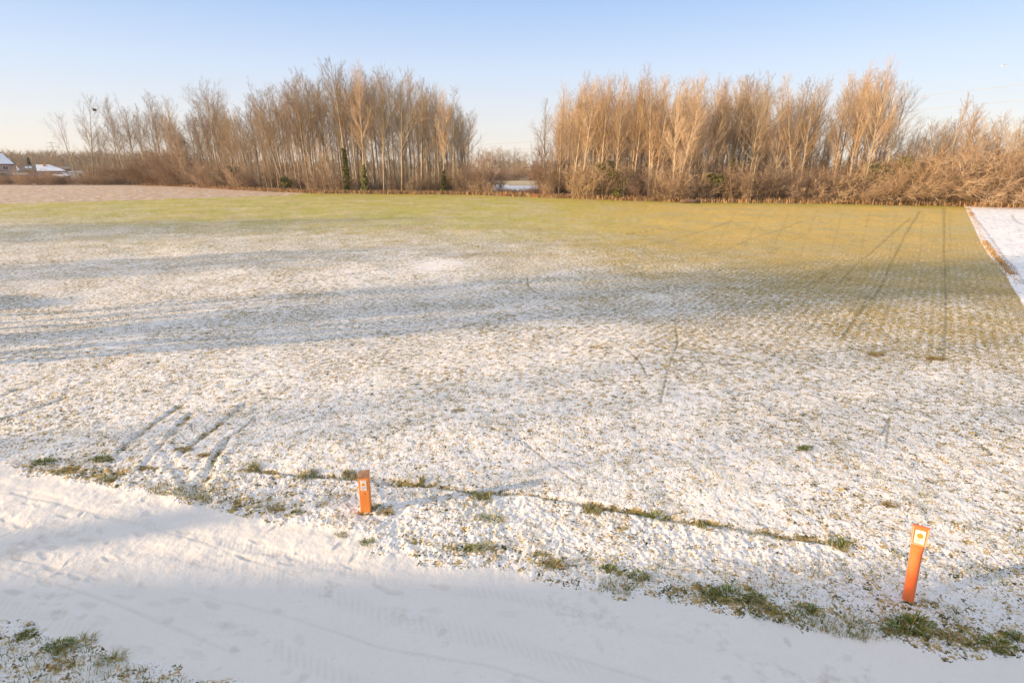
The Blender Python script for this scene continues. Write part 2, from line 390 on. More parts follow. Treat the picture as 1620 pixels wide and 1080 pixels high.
    for pts, w, b in (([(1330, 537), (1345, 515), (1388, 462), (1432, 372), (1455, 335)], .10, .35),
                   ([(1493, 570), (1497, 500), (1494, 400), (1494, 330)], .09, .35),
                   ([(1045, 640), (1056, 590), (1072, 545), (1068, 505), (1110, 487)], .06, .35),
                   ([(990, 555), (1012, 575), (1024, 597)], .05, .3),
                   ([(330, 472), (420, 458), (520, 441), (620, 426), (700, 410), (820, 393), (950, 376), (1050, 362)], .12, .1),
                   ([(480, 488), (520, 475), (545, 468)], .08, .1),
                   ([(833, 437), (836, 455), (855, 468), (900, 478)], .06, .5),
                   ([(1270, 455), (1315, 430), (1330, 415)], .08, .3),
                   ([(1395, 690), (1408, 660), (1400, 720)], .05, .5),
                   ([(1300, 470), (1400, 380), (1440, 345)], .06, .15),
                   ([(960, 400), (1060, 380), (1160, 350)], .09, .2),
                   ([(1000, 420), (1130, 400), (1270, 350)], .09, .2),
                   ([(1536, 336), (1560, 366), (1585, 400), (1622, 448)], .16, 0),
                   ([(1600, 340), (1612, 352), (1630, 360)], .14, 0),
                   ([(780, 680), (830, 700), (870, 735), (920, 770)], .05, .4)):
        groove([gr(*p) for p in pts], w * .42, .010, b, .85, .15)
    for k in range(9):                                             # faint drill and tramlines on the right
        px = 1120 + k * 48
        groove([gr(px + (1495 - px) * .12, 335), gr(px, 410)], .04, .004, .0, .25)
    # coverage of snow (0 none .. 1 full), how golden, how row-lined
    yb = np.interp(X, [-60, -25, -8, 0, 6, 11, 14, 40], [36, 30, 26, 22, 17, 13.5, 12.5, 12])
    far = sst(Y - yb + (fbm(X, Y, .12, 3, 41) - .5) * 9, -9, 38 + 0 * Y)
    cover = .50 - .38 * far + .06 * np.exp(-((Y - 10) / 5.0) ** 2) - .19 * sst(X, 1, 14) * sst(Y, 9, 16) + .04 * (1 - sst(Y, 6, 13)) 
    cover += (fbm(X, Y, .9, 3, 44, .7) - .5) * .28 + (fbm(X, Y, .35, 3, 42) - .5) * .16
    wp = gr(690, 420); cover += .25 * np.exp(-((X - wp[0]) / 1.3) ** 2 - ((Y - wp[1]) / 1.6) ** 2)
    cover -= sst(Y, WE - 16, WE - 4) * .13
    gold = sst(X - (Y - 30) * .16 + (fbm(X, Y, .1, 2, 43) - .5) * 8, -8, 16) * (1 - sst(Y, WE - 9, WE - 3))
    rowsw = sst(right_side(X, Y), -26, -6) * sst(Y, 9, 16)
    cover = np.where(zone == 2, .60 + (fbm(X, Y, 1.4, 3, 45) - .5) * .35, cover); cover = np.where(zone == 3, .62, cover); cover = np.where(zone == 0, 1.05, cover)
    # thin grassy fringe along the road
    fr = np.exp(-((Y - re - .22) / .2) ** 2) * sst(fbm(X, Y, 1.1, 3, 55), .45, .62)
    cover = np.where(zone == 2, cover - .28 * fr, cover)
    cover = np.where(zone == 5, .93 - .12 * (1 - sst(rs, 0, .5)) , cover)
    cover -= bare * .5
    # bald grassy line right of the field at its boundary
    attr = {'cover': cover, 'gold': np.clip(gold, 0, 1), 'far': far, 'rows': rowsw, 'rut': rut}
    V = np.stack([X, Y, Z], -1).reshape(-1, 3)
    nr, nc = X.shape
    idx = np.arange(nr * nc).reshape(nr, nc)
    quads = np.stack([idx[:-1, :-1], idx[:-1, 1:], idx[1:, 1:], idx[1:, :-1]], -1).reshape(-1, 4)
    zq = zone[:-1, :-1].reshape(-1)
    names = {0: ('road', 'road'), 1: ('field', 'field'), 2: ('verge', 'verge'), 3: ('near_verge', 'verge'), 4: ('stubble_field', 'stubble'),
             5: ('snowy_field', 'snowfield'), 6: ('woodland_floor', 'litter'), 7: ('far_field', 'farfield'), 8: ('far_snow_field', 'snowfield')}
    for z, (nm, mt) in names.items():
        q = quads[zq == z]
        if not len(q): continue
        used = np.unique(q); remap = np.zeros(nr * nc, np.int64); remap[used] = np.arange(len(used))
        vv = V[used]; q2 = remap[q]
        me = bpy.data.meshes.new(nm)
        me.vertices.add(len(vv)); me.vertices.foreach_set('co', vv.astype(np.float32).ravel())
        me.loops.add(len(q2) * 4); me.loops.foreach_set('vertex_index', q2.astype(np.int32).ravel())
        me.polygons.add(len(q2)); me.polygons.foreach_set('loop_start', np.arange(0, len(q2) * 4, 4, dtype=np.int32))
        try: me.polygons.foreach_set('loop_total', np.full(len(q2), 4, np.int32))
        except Exception: pass
        me.polygons.foreach_set('use_smooth', np.ones(len(q2), bool))
        for a, arr in attr.items():
            at_ = me.attributes.new(a, 'FLOAT', 'POINT'); at_.data.foreach_set('value', arr.reshape(-1)[used].astype(np.float32))
        me.update(calc_edges=True); me.validate()
        me.materials.append(GM[mt])
        o = bpy.data.objects.new(nm, me); col.objects.link(o); o['kind'] = 'structure'
    return rows, X, Y, Z
GM = {}
def attr_node(n, name):
    a = n.new('ShaderNodeAttribute'); a.attribute_name = name; return a.outputs['Fac']
SNOW = (.86, .865, .885)
def mat_field(name, verge=False):
    m, n, l, p = nt(name)
    tc = n.new('ShaderNodeTexCoord'); v = tc.outputs['Object']
    geo = n.new('ShaderNodeNewGeometry')
    na = noise(n, l, v, 34, 4, .65); nb = noise(n, l, v, 7.5, 3, .6); nc_ = noise(n, l, v, 1.3, 3, .6)
    cover = attr_node(n, 'cover'); rows = attr_node(n, 'rows'); far = attr_node(n, 'far'); gold = attr_node(n, 'gold'); rut = attr_node(n, 'rut')
    # rows
    dp = n.new('ShaderNodeVectorMath'); dp.operation = 'DOT_PRODUCT'; l.new(v, dp.inputs[0]); dp.inputs[1].default_value = (0.819, -0.573, 0)
    ph = math_(n, l, 'ADD', math_(n, l, 'MULTIPLY', dp.outputs['Value'], 2 * math.pi / .24), math_(n, l, 'MULTIPLY', nb, 2.4))
    sn = math_(n, l, 'MULTIPLY', math_(n, l, 'SINE', ph), math_(n, l, 'MULTIPLY', rows, .014))
    mix = math_(n, l, 'ADD', math_(n, l, 'MULTIPLY', na, .62), math_(n, l, 'MULTIPLY', nb, .38))
    mix = math_(n, l, 'ADD', mix, sn)
    # mix is centred on .5 with a spread of about .1 ; bare where mix > threshold
    thr = math_(n, l, 'ADD', .38, math_(n, l, 'MULTIPLY', cover, .245))
    barem = smoothstep_n(n, l, mix, thr, math_(n, l, 'ADD', thr, .035))
    f2 = noise(n, l, v, 12, 3, .6)
    vegn = ramp(n, l, f2, [(.32, (.03, .04, .012)), (.44, (.14, .12, .04)), (.54, (.42, .30, .11)), (.66, (.55, .40, .18))])
    vegd = noise(n, l, v, .22, 4, .6)
    vegf = ramp(n, l, f2, [(.30, (.22, .22, .03)), (.52, (.43, .39, .06)), (.70, (.60, .50, .11))])
    vegg = ramp(n, l, f2, [(.30, (.40, .27, .06)), (.52, (.62, .43, .12)), (.70, (.76, .56, .22))])
    vf = mixc(n, l, gold, vegf, vegg)
    vf = mixc(n, l, smoothstep_n(n, l, vegd, .42, .66), vf, (.50, .40, .17))
    vf = mixc(n, l, math_(n, l, 'MULTIPLY', smoothstep_n(n, l, nc_, .5, .7), .35), vf, (.22, .21, .05))
    veg = mixc(n, l, math_(n, l, 'MULTIPLY', far, .97, True), vegn, vf)
    sc = mixc(n, l, nc_, (.84, .83, .83), (.88, .87, .865))
    # strands of straw seen through the snow
    st = smoothstep_n(n, l, f2, .5, .72)
    sc = mixc(n, l, math_(n, l, 'MULTIPLY', st, .5), sc, (.60, .45, .21))
    c = mixc(n, l, barem, sc, veg)
    c = mixc(n, l, math_(n, l, 'MULTIPLY', rut, .5), c, (.12, .11, .05))
    l.new(c, p.inputs['Base Color']); p.inputs['Roughness'].default_value = .75; p.inputs['Specular IOR Level'].default_value = .15
    b = n.new('ShaderNodeBump'); b.inputs['Strength'].default_value = .9; b.inputs['Distance'].default_value = .035
    l.new(math_(n, l, 'SUBTRACT', 1, mix), b.inputs['Height']); l.new(b.outputs[0], p.inputs['Normal'])
    return m
def mat_road():
    m, n, l, p = nt('trodden_snow')
    tc = n.new('ShaderNodeTexCoord'); v = tc.outputs['Object']
    a = noise(n, l, v, 60, 3, .6); b_ = noise(n, l, v, 1.1, 4, .6); c_ = noise(n, l, v, 9, 4, .65)
    rut = attr_node(n, 'rut')
    c = mixc(n, l, b_, (.735, .70, .66), (.83, .80, .765))
    dirt = smoothstep_n(n, l, math_(n, l, 'ADD', math_(n, l, 'MULTIPLY', b_, .6), math_(n, l, 'MULTIPLY', c_, .4)), .53, .68)
    c = mixc(n, l, math_(n, l, 'MULTIPLY', dirt, .5), c, (.50, .45, .38))
    c = mixc(n, l, math_(n, l, 'MULTIPLY', math_(n, l, 'MULTIPLY', rut, c_), .8), c, (.50, .46, .41))
    l.new(c, p.inputs['Base Color']); p.inputs['Roughness'].default_value = .6; p.inputs['Specular IOR Level'].default_value = .25
    b = n.new('ShaderNodeBump'); b.inputs['Strength'].default_value = .8; b.inputs['Distance'].default_value = .016
    l.new(math_(n, l, 'ADD', math_(n, l, 'MULTIPLY', a, .4), c_), b.inputs['Height']); l.new(b.outputs[0], p.inputs['Normal'])
    return m
def mat_two(name, c1, c2, scale, lo, hi, snow=SNOW, bump=.6, bd=.04, stretch=None, rz=0):
    m, n, l, p = nt(name)
    tc = n.new('ShaderNodeTexCoord'); v = tc.outputs['Object']
    if stretch:
        mp = n.new('ShaderNodeMapping'); mp.inputs['Scale'].default_value = stretch; mp.inputs['Rotation'].default_value = (0, 0, rz)
        l.new(v, mp.inputs[0]); v = mp.outputs[0]
    f = noise(n, l, v, scale, 4, .65); g = noise(n, l, v, scale * .35, 3)
    veg = mixc(n, l, g, c1, c2)
    c = mixc(n, l, smoothstep_n(n, l, f, lo, hi), veg, snow)
    c = mixc(n, l, math_(n, l, 'MULTIPLY', attr_node(n, 'rut'), .6), c, (.30, .29, .32))
    l.new(c, p.inputs['Base Color']); p.inputs['Roughness'].default_value = .8; p.inputs['Specular IOR Level'].default_value = .1
    b = n.new('ShaderNodeBump'); b.inputs['Strength'].default_value = bump; b.inputs['Distance'].default_value = bd
    l.new(f, b.inputs['Height']); l.new(b.outputs[0], p.inputs['Normal'])
    return m
GM['field'] = mat_field('snow_dusted_crop'); GM['verge'] = GM['field']
GM['road'] = mat_road()
GM['stubble'] = mat_two('stubble', (.36, .23, .12), (.52, .36, .21), 2.2, .49, .63, bump=.9, bd=.15, stretch=(.35, 1.6, 1), rz=.2)
GM['snowfield'] = mat_two('snow_cover', (.30, .24, .18), (.45, .35, .25), 4, .36, .45, bump=.9, bd=.06, stretch=(1.5, .4, 1), rz=.6)
GM['litter'] = mat_two('leaf_litter', (.13, .08, .045), (.28, .18, .10), 3, .66, .8, bump=.6, bd=.1)
GM['farfield'] = mat_two('pale_grassland', (.42, .33, .20), (.52, .42, .27), .5, .66, .8, bump=.3, bd=.1)
GROWS, GX, GY, GZ = build_ground()
_s0 = -1.12; _ds = 2.24 / 1799
def ground_z(x, y):
    j = int(np.clip(np.searchsorted(GROWS, y), 1, len(GROWS) - 1)); sv = x / (y + 4.4)
    c = int(np.clip(round((sv - _s0) / _ds), 0, 1799)); return float(GZ[j, c])
# the land all round, lower, so that the grid lies on it
b = MB(); b.add([(-3000, -1500, -.35), (3000, -1500, -.35), (3000, 112, -.35), (-3000, 112, -.35)], [(0, 1, 2, 3)])
b.add([(-3000, 112, -.35), (3000, 112, -.35), (3000, 330, -3.0), (-3000, 330, -3.0)], [(0, 1, 2, 3)])
b.add([(-3000, 330, -3.0), (3000, 330, -3.0), (3000, 4500, -3.0), (-3000, 4500, -3.0)], [(0, 1, 2, 3)])
tag(b.build('ground', GM['farfield']), kind='structure')

# ------------------------------------------------------------------ trees
def jit(r, a): return Vector((r.uniform(-a, a), r.uniform(-a, a), r.uniform(-a, a)))
def branch(mb, r, p, d, L, r0, n, seg, up, wob):
    pts = [p.copy()]; d = d.normalized()
    for i in range(seg):
        d = (d + Vector((0, 0, up / seg)) + jit(r, wob)).normalized(); pts.append(pts[-1] + d * (L / seg))
    mb.tube(pts, [max(.006, r0 * (1 - .85 * i / seg)) for i in range(seg + 1)], n, cap=False)
    return pts
def lerp_pts(pts, t):
    f = t * (len(pts) - 1); i = min(int(f), len(pts) - 2); q = f - i
    return pts[i].lerp(pts[i + 1], q), (pts[i + 1] - pts[i]).normalized()
def side_dir(r, d, ang):
    o = d.orthogonal().normalized(); o.rotate(Quaternion(d, r.uniform(0, 2 * math.pi)))
    return (d * math.cos(ang) + o * math.sin(ang)).normalized()
def make_tree(seed, H=20, r0=.17, cb=.3, n1=42, ang=(22, 38), L1=.17, shape='column', n2=9, n3=7, up=.4, tw=.009,
              bark='bark', twig='twig_tan', stems=1, fork=0, wob=.02, ivy=0, shoots=0, spread=.35):
    """a bare tree; returns (trunk mesh, crown mesh, ivy mesh or None)"""
    r = random.Random(seed); tb = MB(); cb_ = MB(); iv = MB()
    def leader(base, d, h, rad, tag_cb, nb):
        seg = 9; pts = [base]; dd = d.copy()
        for i in range(seg):
            dd = (dd + jit(r, wob) + Vector((0, 0, .03))).normalized(); pts.append(pts[-1] + dd * h / seg)
        tb.tube(pts, [max(.012, rad * ((1 - i / seg) ** .85) + (rad * .25 if i == 0 else 0)) for i in range(seg + 1)], 7)
        for k in range(nb):
            t = tag_cb + (1 - tag_cb) * ((k + r.random()) / nb) ** .9 * .985
            p, td = lerp_pts(pts, t)
            q = (t - tag_cb) / (1 - tag_cb)
            if shape == 'column': w = (.55 + .9 * math.sin(min(1, q * 1.25 + .15) * math.pi * .8)) * (1.12 - q * .75)
            elif shape == 'broad': w = (.75 + .75 * math.sin(q * math.pi * .8 + .3)) * (1.1 - q * .75)
            else: w = (1.25 - q * .9)
            L = L1 * H * w * r.uniform(.65, 1.2)
            a = math.radians(r.uniform(*ang)) * (1.15 - .4 * q)
            bp = branch(cb_, r, p, side_dir(r, td, a), L, rad * (1 - t) * .34 + .014, 4, 4, up, .06)
            m2 = max(3, int(n2 * L / (L1 * H)))
            for j in range(m2):
                t2 = .2 + .8 * (j + r.random()) / m2; p2, d2 = lerp_pts(bp, min(t2, .99))
                l2 = L * .45 * (1.15 - t2 * .6) * r.uniform(.6, 1.25)
                sp = branch(cb_, r, p2, side_dir(r, d2, math.radians(r.uniform(18, 45))), l2, .012, 3, 2, up * .5, .08)
                for q3 in range(n3):
                    p3, d3 = lerp_pts(sp, r.uniform(.15, .98))
                    cb_.twig(p3, p3 + side_dir(r, d3, math.radians(r.uniform(15, 50))) * l2 * r.uniform(.35, .75) + Vector((0, 0, .06 * l2)), tw)
        return pts
    mains = []
    for s_ in range(stems):
        a0 = 2 * math.pi * s_ / max(stems, 1) + r.random(); tilt = 0 if stems == 1 else r.uniform(.04, .2)
        base = Vector((0, 0, -.25)) + (Vector((math.cos(a0), math.sin(a0), 0)) * (spread * r.uniform(.6, 1.3) if stems > 1 else 0))
        d = Vector((math.cos(a0) * tilt, math.sin(a0) * tilt, 1)).normalized()
        h = H * (1 if s_ == 0 else r.uniform(.75, .98))
        pts = leader(base, d, h, r0 * (1 if stems == 1 else .72), cb, max(12, int(n1 / (stems ** .6))))
        mains.append(pts)
    for f in range(fork):
        p, d = lerp_pts(mains[0], r.uniform(.3, .5)); leader(p, side_dir(r, d, math.radians(r.uniform(16, 28))), H * r.uniform(.4, .55), r0 * .55, .15, int(n1 * .5))
    for k in range(shoots):                     # small shoots up the lower trunk
        p, d = lerp_pts(mains[0], r.uniform(.04, cb + .1))
        q = p + side_dir(r, d, math.radians(r.uniform(35, 80))) * r.uniform(.4, 1.4) + Vector((0, 0, .4)); cb_.twig(p, q, .016)
        for _ in range(3): cb_.twig(p.lerp(q, .5), p.lerp(q, .5) + jit(r, .5) + Vector((0, 0, .3)), .012)
    if ivy:
        for k in range(2600):
            t = r.random() ** 1.3 * ivy; p, d = lerp_pts(mains[0], min(.95, t)); rad = (.8 - .5 * t / ivy) * (.55 + .6 * abs(math.sin(t * 40)))
            a = r.uniform(0, 6.283); rr_ = rad * r.uniform(.35, 1)
            c = p + Vector((math.cos(a) * rr_, math.sin(a) * rr_, r.uniform(-.2, .2)))
            u = jit(r, 1).normalized() * r.uniform(.09, .17); w = u.orthogonal().normalized() * u.length * .8
            iv.add([c - u, c + w, c + u, c - w], [(0, 1, 2, 3)])
    return tb, cb_, (iv if ivy else None)

KIDS = {}
PROTO = {}
def proto(key, seed, H=20, **kw):
    bark = M[kw.pop('bark', 'bark')]; twig = M[kw.pop('twig', 'twig_tan')]
    tb, cb_, iv = make_tree(seed, H=H, **kw)
    t = tb.build('trunk', bark, smooth=True); c = cb_.build('crown', twig); ms = [t, c]
    if iv: ms.append(iv.build('ivy', M['ivy']))
    meshes = [(o.name.split('.')[0], o.data) for o in ms]
    for o in ms: bpy.data.objects.remove(o)
    PROTO[key] = (H, meshes)
def plant(key, base, top, label, cat, group=None, name='bare_poplar', rz=None, wide=1.0):
    H, meshes = PROTO[key]
    o = empty(name, base); d = top - base; L = d.length
    q = Vector((0, 0, 1)).rotation_difference(d.normalized())
    o.rotation_mode = 'QUATERNION'; o.rotation_quaternion = q @ Quaternion((0, 0, 1), R.uniform(0, 6.28) if rz is None else rz)
    s = L / H; o.scale = (s * wide, s * wide, s)
    for nm, me in meshes:
        c = bpy.data.objects.new(nm, me); col.objects.link(c); c.parent = o
    tag(o, label, cat, group); return o

proto('pop1', 1, n1=46, bark='bark_pale', twig='twig_gold', r0=.18, cb=.26, ang=(18, 36), L1=.2, n2=8, shoots=25)
proto('pop2', 2, n1=46, bark='bark', twig='twig_gold', r0=.19, cb=.28, ang=(20, 38), L1=.21, n2=8, shoots=25)
proto('pop3', 3, n1=40, bark='bark', twig='twig_tan', r0=.2, cb=.38, ang=(28, 48), L1=.2, n2=9, up=.35, shape='broad', shoots=20)
proto('pop4', 4, n1=40, bark='bark', twig='twig_tan', r0=.18, cb=.26, ang=(26, 46), L1=.2, n2=8, up=.35, shoots=20)
proto('pole1', 31, H=12, n1=16, bark='bark', twig='twig_tan', r0=.08, cb=.12, ang=(18, 42), L1=.15, n2=6, n3=4, stems=4, spread=1.3)
proto('pole2', 32, H=12, n1=22, bark='bark', twig='twig_gold', r0=.09, cb=.2, ang=(18, 42), L1=.15, n2=6, n3=4, stems=5, spread=1.8)
proto('broad1', 5, n1=30, bark='bark', twig='twig_tan', r0=.22, cb=.45, ang=(36, 62), L1=.27, shape='broad', n2=12, up=.4)
proto('broad2', 6, n1=28, bark='bark', twig='twig_tan', r0=.2, cb=.32, ang=(32, 58), L1=.25, shape='broad', n2=11, up=.35, fork=1)
proto('open1', 7, n1=20, bark='bark', twig='twig_tan', r0=.19, cb=.35, ang=(35, 55), L1=.22, shape='broad', n2=9, n3=5, up=.6)
proto('multi1', 8, n1=50, bark='bark_pale', twig='twig_gold', r0=.19, cb=.25, ang=(18, 36), L1=.18, stems=4)
proto('multi2', 9, n1=36, bark='bark', twig='twig_tan', r0=.2, cb=.35, ang=(18, 36), L1=.16, stems=3)
proto('popivy1', 10, n1=32, bark='bark', twig='twig_tan', r0=.2, cb=.45, ang=(30, 48), L1=.2, shape='broad', ivy=.36, n2=10)
proto('popivy2', 11, n1=42, bark='bark_pale', twig='twig_gold', r0=.16, cb=.3, ang=(20, 38), L1=.2, ivy=.24)
proto('lean1', 12, H=14, n1=30, bark='bark', twig='twig_gold', r0=.16, cb=.2, ang=(28, 50), L1=.24, shape='broad', n2=9, stems=2)

def fix_top(px, py, Y): return at(px, py, Y)
hero = [  # base px, depth behind the wood's edge, top px, top py, proto, name, label
 (127, 3, 84, 180, 'open1', 'bare_tree', 'bare tree at far left leaning out over the house hedge, leftmost of all the trees'),
 (150, 2, 138, 152, 'open1', 'bare_tree', 'tall open bare tree with a dark mistletoe ball high on its right side'),
 (204, 2, 166, 158, 'pop3', 'bare_poplar', 'bare poplar leaning left, first trunk right of the tree with the mistletoe ball'),
 (231, 3, 196, 152, 'multi2', 'bare_poplar', 'many stemmed bare poplar leaning left between the mistletoe tree and the magpie nest'),
 (261, 3, 238, 150, 'pop3', 'bare_poplar', 'straight bare poplar just left of the magpie nest tree'),
 (277, 2, 263, 155, 'open1', 'bare_tree', 'bare tree with a magpie nest on its right limb, left of the wood'),
 (349, 4, 325, 138, 'broad1', 'bare_tree', 'bare tree with a broad rounded crown standing apart on the left wood skyline'),
 (372, 6, 352, 168, 'pop4', 'bare_poplar', 'slim bare poplar directly right of the broad round crowned tree'),
 (452, 3, 411, 128, 'multi2', 'bare_poplar', 'cluster of bare poplar stems leaning left in the middle of the left wood'),
 (490, 4, 462, 118, 'broad2', 'bare_tree', 'forked bare tree between the left leaning cluster and the tallest ivy clad tree'),
 (551, 1.5, 529, 95, 'popivy1', 'bare_poplar', 'tallest tree of the left wood, bright green ivy on its trunk'),
 (577, 1.5, 571, 103, 'popivy2', 'bare_poplar', 'bare poplar wrapped in a dark ivy column, second ivy clad trunk of the left wood'),
 (608, 2, 600, 108, 'pop3', 'bare_poplar', 'tall bare poplar just right of the two ivy clad trunks'),
 (636, 2, 634, 116, 'broad2', 'bare_tree', 'tall bare tree with pale trunk and fan shaped crown in the left wood'),
 (667, 2, 666, 128, 'pop4', 'bare_poplar', 'bare poplar between the fan crowned tree and the last ivy clad trunk'),
 (702, 1.5, 701, 143, 'popivy2', 'bare_poplar', 'bare poplar with a short ivy sleeve near the right end of the left wood'),
 (717, 2, 722, 142, 'pop4', 'bare_poplar', 'narrow bare poplar next to last at the right end of the left wood'),
 (734, 3, 744, 178, 'pop3', 'bare_poplar', 'shorter bare poplar closing the left wood beside the gap'),
 (860, 6, 862, 160, 'pop4', 'bare_poplar', 'lone thin poplar standing left of the right wood beside the gap'),
 (884, 2, 894, 138, 'pop1', 'bare_poplar', 'golden bare poplar at the left end of the right wood'),
 (905, 2, 926, 122, 'pop2', 'bare_poplar', 'tall golden poplar, second from the left end of the right wood'),
 (918, 1.5, 944, 124, 'popivy2', 'bare_poplar', 'golden poplar with green ivy around its foot near the left end of the right wood'),
 (948, 2, 968, 124, 'pop1', 'bare_poplar', 'golden poplar between the two ivy footed poplars of the right wood'),
 (972, 1.5, 990, 120, 'popivy2', 'bare_poplar', 'golden poplar with thick yellow green ivy at its foot left of the tallest centre poplar'),
 (1000, 2, 1022, 111, 'pop2', 'bare_poplar', 'tallest golden poplar of the left half of the right wood'),
 (1030, 2, 1050, 118, 'multi1', 'bare_poplar', 'bushy golden poplar with several stems right of the tallest centre poplar'),
 (1066, 1, 1086, 122, 'multi1', 'bare_poplar', 'golden many stemmed poplar with pale stems at the field edge beside the dark log'),
 (1085, 2, 1115, 122, 'pop1', 'bare_poplar', 'golden poplar directly behind the dark log'),
 (1132, 5, 1160, 122, 'multi2', 'bare_poplar', 'wide branching poplar with dark foot in the middle of the right wood'),
 (1150, 4, 1188, 120, 'popivy1', 'bare_poplar', 'ivy footed poplar with spreading limbs in the middle of the right wood'),
 (1181, 3, 1215, 124, 'broad2', 'bare_tree', 'bare tree with an open fan crown left of the right wood sky gap'),
 (1226, 3, 1246, 126, 'pop2', 'bare_poplar', 'narrow golden poplar just right of the sky gap in the right wood'),
 (1262, 2, 1280, 119, 'multi1', 'bare_poplar', 'clump of upright golden poplar stems right of the narrow poplar'),
 (1277, 3, 1310, 130, 'pop3', 'bare_poplar', 'slanting bare poplar on the right side of the upright golden clump'),
 (1316, 2, 1352, 128, 'pop2', 'bare_poplar', 'right leaning poplar with a dark trunk, first of the leaning group on the right'),
 (1341, 2, 1378, 108, 'pop1', 'bare_poplar', 'pale trunked poplar leaning right in the middle of the leaning group'),
 (1366, 1, 1402, 98, 'pop2', 'bare_poplar', 'highest of the poplars leaning right near the power lines'),
 (1392, 3, 1432, 135, 'pop3', 'bare_poplar', 'last tall poplar leaning right before the power lines'),
 (1475, 3, 1508, 150, 'lean1', 'bare_tree', 'golden bare tree with slanting limbs crossing the power lines'),
 (1500, 5, 1530, 168, 'lean1', 'bare_tree', 'low spreading bare tree just right of the tree that crosses the power lines'),
 (1530, 4, 1570, 173, 'lean1', 'bare_tree', 'low leaning bare tree above the snowy field, second from the right edge'),
 (1575, 4, 1612, 174, 'lean1', 'bare_tree', 'low leaning bare tree at the right edge of the photo'),
]
def base_at(px, dep):
    Y = D_at(px) + dep; u, f, z = ray_px(px, 300); return Vector((u / f * Y, Y, float(terr(0, Y))))
hero_obj = {}
for i, (bx, dep, tx, ty, key, nm, lab) in enumerate(hero):
    b = base_at(bx, dep); t = at(tx, ty, b.y + (0.0))
    hero_obj[i] = plant(key, b, t, lab, 'tree', 'bare trees along the far side of the field', nm)

sky_l = ([262, 275, 290, 300, 330, 350, 380, 400, 440, 460, 490, 530, 570, 600, 640, 675, 700, 720, 745], [158, 200, 190, 165, 150, 165, 158, 145, 132, 122, 118, 112, 110, 112, 120, 130, 145, 158, 190])
sky_r = ([868, 880, 900, 925, 965, 1022, 1080, 1130, 1180, 1215, 1224, 1240, 1275, 1300, 1318, 1330, 1350, 1395, 1425, 1440, 1465, 1500, 1540, 1600, 1660], [185, 162, 134, 126, 128, 116, 126, 126, 124, 128, 200, 134, 124, 134, 190, 150, 118, 108, 135, 190, 200, 165, 178, 178, 178])
lr = random.Random(77)
def fill(n, x0, x1, skyl, keys, label, group, lean, wide=1.0, exp=1.4):
    for i in range(n):
        bx = x0 + (x1 - x0) * (i + lr.random()) / n
        Y = D_at(bx) + 3 + 26 * lr.random() ** exp; u, f, z = ray_px(bx, 300)
        b = Vector((u / f * Y, Y, float(terr(0, Y))))
        tx = bx + lean(bx) + lr.uniform(-7, 7)
        ty = float(np.interp(tx, *skyl)) + abs(lr.gauss(0, 14)) + 3
        plant(lr.choice(keys), b, at(tx, ty, Y), label, 'tree', group, 'bare_poplar', wide=wide * lr.uniform(.85, 1.1))
fill(88, 285, 745, sky_l, ['pop3', 'pop4', 'pop3', 'pop4', 'pop3', 'pop2'], 'slim bare tree crowded among many alike inside the wood left of the gap', 'trees inside the left wood', lambda x: -(810 - x) * .07)
fill(12, 155, 285, ([80, 140, 200, 285], [200, 175, 165, 175]), ['pop3', 'pop4', 'open1'], 'thin bare tree in the loose row at the far left near the houses', 'thin trees at the left end', lambda x: -22)
fill(78, 876, 1215, sky_r, ['pop1', 'pop2', 'pop1', 'pop2', 'pop4', 'multi1'], 'golden bare poplar crowded among many alike left of the sky gap in the right wood', 'poplars crowding the right wood', lambda x: 14 + (x - 870) * .03, 1.05)
fill(12, 1222, 1300, sky_r, ['pop1', 'pop2', 'pop4'], 'thin poplar in the clump just right of the sky gap in the right wood', 'poplars right of the sky gap', lambda x: 24)
fill(14, 1312, 1400, sky_r, ['pop2', 'pop4', 'pop3'], 'thin poplar among the tall group leaning right near the power lines', 'poplars leaning right', lambda x: 36)
fill(26, 1400, 1680, ([1400, 1440, 1480, 1540, 1700], [190, 195, 178, 180, 178]), ['lean1', 'lean1', 'pop4', 'pop3'], 'low bare tree behind the bramble bank on the right', 'low trees behind the right brambles', lambda x: 34, 1.1)

def poles(n, x0, x1, ylo, yhi, label, group, lean):
    for i in range(n):
        bx = x0 + (x1 - x0) * (i + lr.random()) / n; Y = D_at(bx) + 1 + 30 * lr.random(); u, f, z = ray_px(bx, 300)
        b = Vector((u / f * Y, Y, float(terr(0, Y)))); tx = bx + lean(bx) + lr.uniform(-6, 6)
        plant(lr.choice(['pole1', 'pole2', 'pole1']), b, at(tx, lr.uniform(ylo, yhi), Y), label, 'tree', group, 'young_tree')
poles(70, 290, 750, 160, 240, 'thin young tree standing among the big trunks inside the left wood', 'young trees inside the left wood', lambda x: -(810 - x) * .045)
poles(56, 870, 1310, 165, 235, 'thin young tree standing among the big trunks inside the right wood', 'young trees inside the right wood', lambda x: 8)
poles(16, 1310, 1660, 195, 250, 'thin leaning sapling behind the brambles under the right leaning poplars', 'saplings on the right bank', lambda x: 22)
poles(10, 150, 290, 200, 255, 'thin young tree in the undergrowth at the far left', 'young trees at the far left', lambda x: -14)

